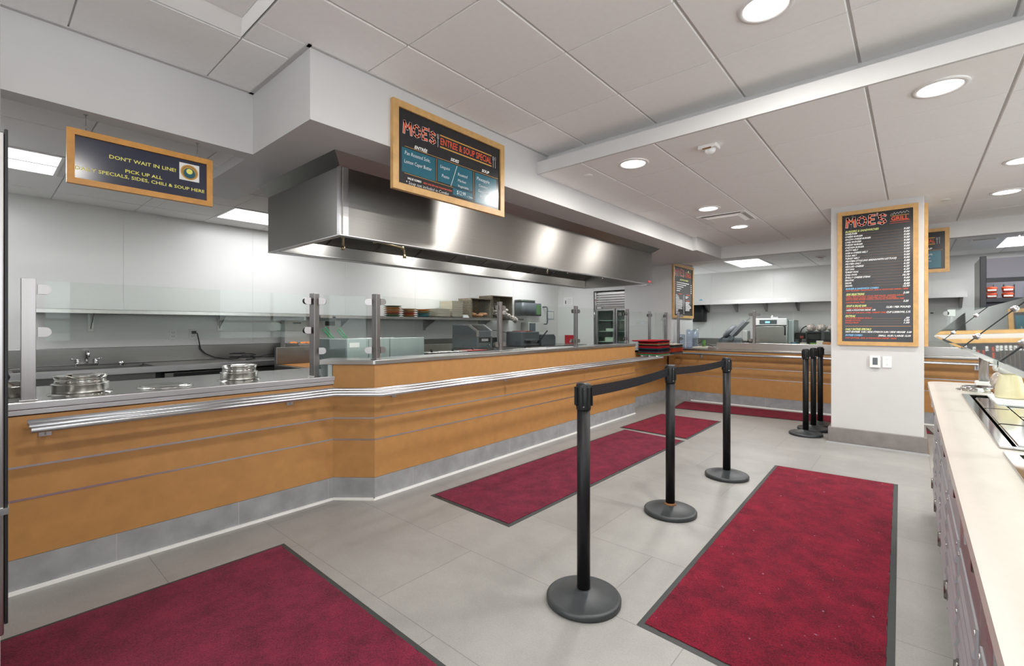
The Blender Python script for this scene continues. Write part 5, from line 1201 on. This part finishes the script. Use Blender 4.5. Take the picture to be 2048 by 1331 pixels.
tag(MB().tube([(-2.95,8.5,0.96),(-2.85,8.5,1.01),(-2.80,8.5,0.975),(-2.72,8.5,0.95),(-2.66,8.5,0.93)], 0.006, 6).build('black_cord', 'plastic_black', None), 'thin black cord looping past the green cylinder', 'cord')
t = thing('glass_holder', 'dark steel bracket box behind the salad bar glass', 'bracket', (0.37,8.3,1.45)); MB().box(-0.03,0.05,-0.02,0.02,-0.04,0.05).build('box', 'steel', t, 0.003); MB().box(0.0,0.02,-0.01,0.01,-0.549,-0.04).build('stem', 'steel_post', t); MB().lathe([(0.03,-0.02),(0.03,0.02)], (-0.04,0,0), 16, 'y').build('round_clamp', 'steel_post', t)
tag(MB().box(0.40-0.17,0.40-0.13,10.74,10.748,1.50,1.52).build('wall_mark', 'plastic_black', None), 'tiny black bracket plate on the far wall', 'plate')

# ================================================================== COLUMN FITTINGS
t = thing('thermostat', 'white thermostat with grey display on the column', 'thermostat', (-0.300,6.248,0.845))
MB().box(-0.048,0.042,-0.022,0,0,0.125).build('case', 'plastic_white', t, 0.004); MB().box(-0.022,0.020,-0.0235,-0.022,0.030,0.105).build('display', 'lcd', t); MB().box(-0.03,0.03,-0.014,0,-0.008,0).build('lower_lip', 'ink_grey', t)
t = thing('switch_plate', 'blank white wall plate right of the thermostat', 'wall plate', (-0.203,6.248,0.849))
MB().box(-0.038,0.038,-0.008,0,0,0.118).build('plate', 'plastic_white', t, 0.002)
m = MB()
for q in (0.03,0.088): m.lathe([(0.0001,-0.0085),(0.003,-0.0085)], (0,0,q), 8, 'y')
m.build('screw', 'ink_grey', t)

# ================================================================== SALAD BAR
t = thing('salad_bar', 'salad bar cabinet with pale stone top and steel and mauve fronts', 'salad bar')
XS = 0.078
top = MB()
r_ = 0.10; YF = 4.36
# top slab with openings for the two pan wells, built from strips
y_a, y_b, y_c = 3.60, 2.09, 2.03
for (x0, x1, y0, y1) in ((XS+0.10,1.10,y_a,YF),(XS,0.215,-1.2,y_a),(XS,XS+0.10,y_a,YF-0.10),(0.88,1.10,-1.2,y_a),(0.215,0.88,y_c,y_b),(0.215,0.88,-1.2,0.55)):
    top.box(x0, x1, y0, y1, 0.868, 0.90)
top.prism([(XS+0.10,YF-0.10),(XS+0.10,YF)]+[(XS+0.10-0.10*math.sin(math.radians(a)), YF-0.10+0.10*math.cos(math.radians(a))) for a in (22,45,67,90)], 0.868, 0.90)
top.build('stone_top', 'quartz', t)
MB().box(0.125,1.08,-1.15,YF-0.04,0.10,0.70).box(0.125,0.195,-1.15,YF-0.04,0.70,0.867).box(0.93,1.08,-1.15,YF-0.04,0.70,0.867).box(0.195,0.93,3.65,YF-0.04,0.70,0.867).box(0.195,0.93,-1.15,0.5,0.70,0.867).build('carcass', 'cabinet_grey', t)
MB().box(0.15,1.06,-1.12,YF-0.07,0.0,0.10).build('plinth', 'plastic_black', t)
doors = [(YF-0.04,3.80,'cabinet_grey'),(3.79,3.22,'cabinet_grey'),(3.21,2.62,'cabinet_grey'),(2.61,2.02,'cabinet_grey'),(2.01,1.44,'mauve'),(1.43,0.93,'mauve'),(0.92,0.3,'mauve'),(0.29,-0.4,'mauve')]
for i, (ya, yb, mt_) in enumerate(doors):
    d = MB().box(0.112,0.125,yb,ya,0.115,0.862).build('door', mt_, t, 0.003)
    v = MB().box(0.108,0.112,yb+0.03,ya-0.03,0.13,0.60)
    for q in range(6):
        z = 0.17+q*0.068
        v.sweep([(0,0),(-0.005,0.004),(-0.005,0.010),(0,0.026)], (0.108,yb+0.07,z), (0,ya-yb-0.14,0), (1,0,0), (0,0,1))
    v.build('vent_panel', 'cabinet_grey', d, 0.0)
    s = MB()
    for yy in (yb+0.045, ya-0.045):
        for z in (0.145,0.365,0.585): s.lathe([(0.0001,-0.004),(0.006,-0.003),(0.007,0)], (0.108,yy,z), 8, 'x')
    s.build('screw', 'chrome', d)
    h = MB()
    for z in (0.20,0.78): h.cyl((0.106,ya-0.004,z-0.035), 0.010, 0.07, 12).box(0.104,0.112,ya-0.035,ya+0.025,z-0.03,z+0.03)
    h.build('hinge', 'steel_dark', d)
    MB().box(0.088,0.112,yb+0.03,yb+0.12,0.815,0.819).box(0.088,0.092,yb+0.03,yb+0.12,0.785,0.815).build('pull_handle', 'steel_edge', d)
def pan_well(label, y0, y1, pans):
    t = thing('pan_well', label, 'pan well', (0,0,0))
    fr = MB().box(0.205,0.235,y0,y1,0.901,0.906).box(0.86,0.89,y0,y1,0.901,0.906).box(0.235,0.86,y0,y0+0.025,0.901,0.906).box(0.235,0.86,y1-0.025,y1,0.901,0.906)
    fr.build('frame', 'steel_polished', t, 0.001)
    openbox(MB(),0.236,0.859,y0+0.026,y1-0.026,0.72,0.9005,0.003).build('tub', 'steel_polished', t)
    for (x0, x1, ya, yb, fm, lid) in pans:
        p = openbox(MB(),x0+0.012,x1-0.012,ya+0.012,yb-0.012,0.80,0.904,0.002).box(x0,x1,ya,ya+0.012,0.902,0.908).box(x0,x1,yb-0.012,yb,0.902,0.908).box(x0,x0+0.012,ya+0.012,yb-0.012,0.902,0.908).box(x1-0.012,x1,ya+0.012,yb-0.012,0.902,0.908).build('food_pan', 'steel_polished', t)
        if lid: MB().box(x0+0.004,x1-0.004,ya+0.004,yb-0.004,0.9085,0.912).build('lid', 'steel_polished', p, 0.001)
        else: MB().box(x0+0.016,x1-0.016,ya+0.016,yb-0.016,0.803,0.875).build('food', fm, p)['kind'] = 'stuff'
pan_well('far salad bar well with sauce jars and pale dressings', 2.09, 3.60,
  [(0.245,0.33,3.0,3.40,None,True),(0.245,0.33,2.55,2.98,None,True),(0.245,0.33,2.12,2.53,None,True),(0.335,0.85,2.82,3.12,'cream',False),(0.335,0.85,2.56,2.80,'food_white',False),(0.335,0.85,2.12,2.54,'food_yellow',False)])
pan_well('near salad bar well cut by the right edge of the photo', 0.60, 2.02, [(0.26,0.55,1.55,1.98,'food_white',False),(0.56,0.85,1.55,1.98,'food_green',False),(0.26,0.85,1.05,1.53,'food_orange',False)])
tag(MB().box(0.30,0.86,3.14,3.57,0.9065,0.918).build('jar_tray', 'plastic_white', None, 0.004), 'white tray under the dressing jars', 'tray')
t = thing('plate_lid', 'round shallow steel dish with rim at the far end of the salad bar', 'dish', (0.315,3.90,0.9005))
MB().lathe([(0.098,0.0),(0.105,0.003),(0.090,0.022),(0.086,0.023),(0.06,0.012),(0.0001,0.010)], n=40).build('dish', 'steel_polished', t); MB().lathe([(0.118,0.0),(0.118,0.003),(0.104,0.004)], n=40).build('rim', 'steel_polished', t)
def jar(x, y, z, label, fill, s=1.0):
    t = thing('dressing_jar', label, 'dressing jar', (x,y,z), 0.2, 'dressing jars on the salad bar')
    MB().lathe([(0.052*s,0),(0.056*s,0.01*s),(0.053*s,0.05*s),(0.040*s,0.11*s),(0.034*s,0.125*s)], n=28).build('jar_body', fill, t)
    l = MB().lathe([(0.040*s,0.124*s),(0.042*s,0.150*s),(0.034*s,0.156*s),(0.030*s,0.175*s),(0.0001,0.178*s)], n=24); l.build('cap', 'plastic_white', t)
    MB().tube([(0.02*s,0,0.17*s),(0.012*s,0,0.20*s),(-0.02*s,0,0.205*s),(-0.05*s,0,0.185*s),(-0.055*s,0,0.15*s),(-0.048*s,0,0.135*s)], 0.007*s, 8).build('flip_handle', 'plastic_white', t)
    return t
jar(0.372,3.42,0.919,'cream dressing jar with white flip cap, front of the tray','cream')
jar(0.49,3.28,0.919,'cream dressing jar cut by the right edge of the photo','food_yellow')
jar(0.40,3.80,0.901,'amber jar shape standing in for a reflection near the steel post','amber',0.95)  # solid amber jar in place of a reflection in the glass
o = MB().blob((0.345,3.50,0.99),0.035,0.035,0.05,2,0.25).build('plastic_bag', 'wrap', None); tag(o, 'crumpled clear plastic beside the front dressing jar', 'bag')
# salad bar glass
g = thing('sneeze_guard', 'tilted glass sneeze guard over the salad bar on a round steel post', 'sneeze guard')
MB().cyl((0.345,4.22,0.90), 0.024, 0.45, 28).build('post', 'steel_post', g); MB().box(0.305,0.40,4.18,4.27,0.9005,0.93).build('post_base', 'plastic_white', g, 0.006)
MB().cyl((0.345,2.02,0.90), 0.024, 0.45, 28).build('post', 'steel_post', g)
XA, ZA, XB, ZB2 = 0.118, 1.213, 0.262, 1.363
for (ya, yb) in ((3.02,4.28),(1.95,3.005),(1.17,1.935),(0.2,1.155)):
    nx_, nz_ = 0.0035, -0.0035
    MB().hexa([(XA,ya,ZA),(XB,ya,ZB2),(XB,yb,ZB2),(XA,yb,ZA)], [(XA-0.005,ya,ZA+0.005),(XB-0.005,ya,ZB2+0.005),(XB-0.005,yb,ZB2+0.005),(XA-0.005,yb,ZA+0.005)]).build('glass_pane', 'glass_salad', g)
    MB().box(XA-0.006,XA+0.001,ya,yb,ZA-0.002,ZA+0.007).build('glass_edge', 'glass_edge', g)
    MB().hexa([(XB,ya,ZB2),(0.62,ya,ZB2+0.02),(0.62,yb,ZB2+0.02),(XB,yb,ZB2)], [(XB,ya,ZB2+0.006),(0.62,ya,ZB2+0.026),(0.62,yb,ZB2+0.026),(XB,yb,ZB2+0.006)]).build('glass_top_pane', 'glass_salad', g)
for ya in (3.0125,1.9425,1.1625):
    m = MB().hexa([(XA,ya-0.006,ZA),(XB,ya-0.006,ZB2),(XB,ya+0.006,ZB2),(XA,ya+0.006,ZA)], [(XA-0.006,ya-0.006,ZA+0.006),(XB-0.006,ya-0.006,ZB2+0.006),(XB-0.006,ya+0.006,ZB2+0.006),(XA-0.006,ya+0.006,ZA+0.006)])
    m.build('joint_strip', 'plastic_black', g)
    for f_ in (0.22,0.75): MB().blob((XA+(XB-XA)*f_-0.004, ya, ZA+(ZB2-ZA)*f_+0.005), 0.011, 0.016, 0.009, 1, 0.0).build('clamp', 'aluminium', g)
m = MB().tube([(0.345,4.22,1.35),(0.345,0.3,1.35)], 0.012, 10); m.build('support_bar', 'steel_post', g)
for i, yy in enumerate((3.05,2.45)):
    o = MB().blob((0.72,yy,0.99),0.09,0.13,0.085,i+20,0.15).build('bagged_rolls', 'bag_plastic', None); tag(o, ('bag of rolls in clear plastic nearer the steel post','bag of rolls in clear plastic nearer the camera')[i], 'bag', 'bagged rolls on the salad bar')

# ================================================================== DISPLAY CASE
t = thing('refrigerated_display', 'tall black open refrigerated display case with grey header', 'display case', (0,0,0))
MB().box(0.69,0.715,8.76,9.65,0.0,2.20).build('side_panel', 'fridge_side', t); MB().box(0.675,0.735,8.70,8.76,0.0,2.205).build('front_post', 'navy_black', t, 0.004)
MB().box(2.2,2.26,8.70,9.65,0.0,2.2).build('side_panel', 'navy_black', t)
MB().box(0.735,2.2,8.70,8.73,1.915,2.17).build('header', 'header_grey', t); MB().box(0.735,2.2,8.74,9.65,2.0,2.17).build('canopy', 'navy_black', t)
MB().box(0.735,2.2,8.72,8.76,1.86,1.912).build('header_rail', 'navy_black', t); MB().box(0.735,2.2,9.40,9.65,0.0,2.0).build('rear_wall', 'header_grey', t)
for z in (1.655,1.36,1.06,0.76): MB().box(0.735,2.2,8.80,9.40,z-0.05,z).build('shelf', 'navy_black', t)
MB().box(0.735,2.2,8.72,9.40,0.0,0.70).build('base', 'navy_black', t)
m = MB()
for z in (1.37,1.665):
    for q in range(14): m.box(0.76+q*0.10,0.765+q*0.10,9.38,9.398,z+0.02,z+0.20)
m.build('rear_rack', 'plastic_black', t)
MB().box(0.80,2.1,8.80,8.83,1.985,1.998).build('lamp_tube', 'lamp', t)
ld = bpy.data.lights.new('lamp', 'AREA'); ld.shape = 'RECTANGLE'; ld.size = 1.2; ld.size_y = 0.05; ld.energy = 6; lo = bpy.data.objects.new('lamp', ld); COL.objects.link(lo); lo.parent = t; lo.location = (1.45,8.80,1.98); lo.rotation_euler = (math.radians(35),0,0)
def pack(x, z, lb, gp, red=True):
    t = thing('food_pack', lb, 'food pack', (x,8.92,z), 0, gp)
    MB().lathe([(0.048,0),(0.058,0.045),(0.060,0.05),(0.052,0.068),(0.0001,0.078)], n=8).build('tub', 'ink_red' if red else 'paper', t); MB().box(-0.042,0.042,-0.061,-0.058,0.015,0.038).build('label', 'paper' if red else 'plastic_red', t)
for i, (x, z, lb) in enumerate(((0.80,1.656,'red food pack, lower left of the four'),(0.80,1.737,'red food pack, upper left of the four'),(0.95,1.656,'red food pack, lower right of the four'),(0.95,1.737,'red food pack, upper right of the four'))): pack(x, z, lb, 'red food packs on the upper display shelf')
for i, (x, z, lb) in enumerate(((1.22,1.656,'lower white and red food pack near the right edge'),(1.22,1.737,'upper white and red food pack near the right edge'))): pack(x, z, lb, 'white food packs on the upper display shelf', False)

# ================================================================== LEFT EDGE: tall refrigerator
t = thing('reach_in_refrigerator', 'stainless refrigerator with black edge at the extreme left', 'refrigerator', (0,0,0))
xf = -2.05; yr = AX(14.5,650,xf).y
MB().box(-2.75,xf-0.07,-0.49,yr-0.012,0.12,2.32).build('body', 'fridge_side', t, 0.004)
MB().box(xf-0.062,xf,-0.49,AX(8,650,xf).y,0.36,1.86).build('door', 'steel_post', t, 0.004)
MB().box(xf-0.060,xf-0.004,AX(8,650,xf).y+0.0005,yr+0.002,0.39,1.87).build('door_gasket', 'plastic_black', t, 0.002)
MB().box(-2.72,xf-0.08,-0.45,yr-0.05,0.0,0.12).build('plinth', 'plastic_black', t); MB().box(xf-0.05,xf+0.006,yr-0.02,yr+0.003,0.72,0.74).build('hinge', 'chrome', t)
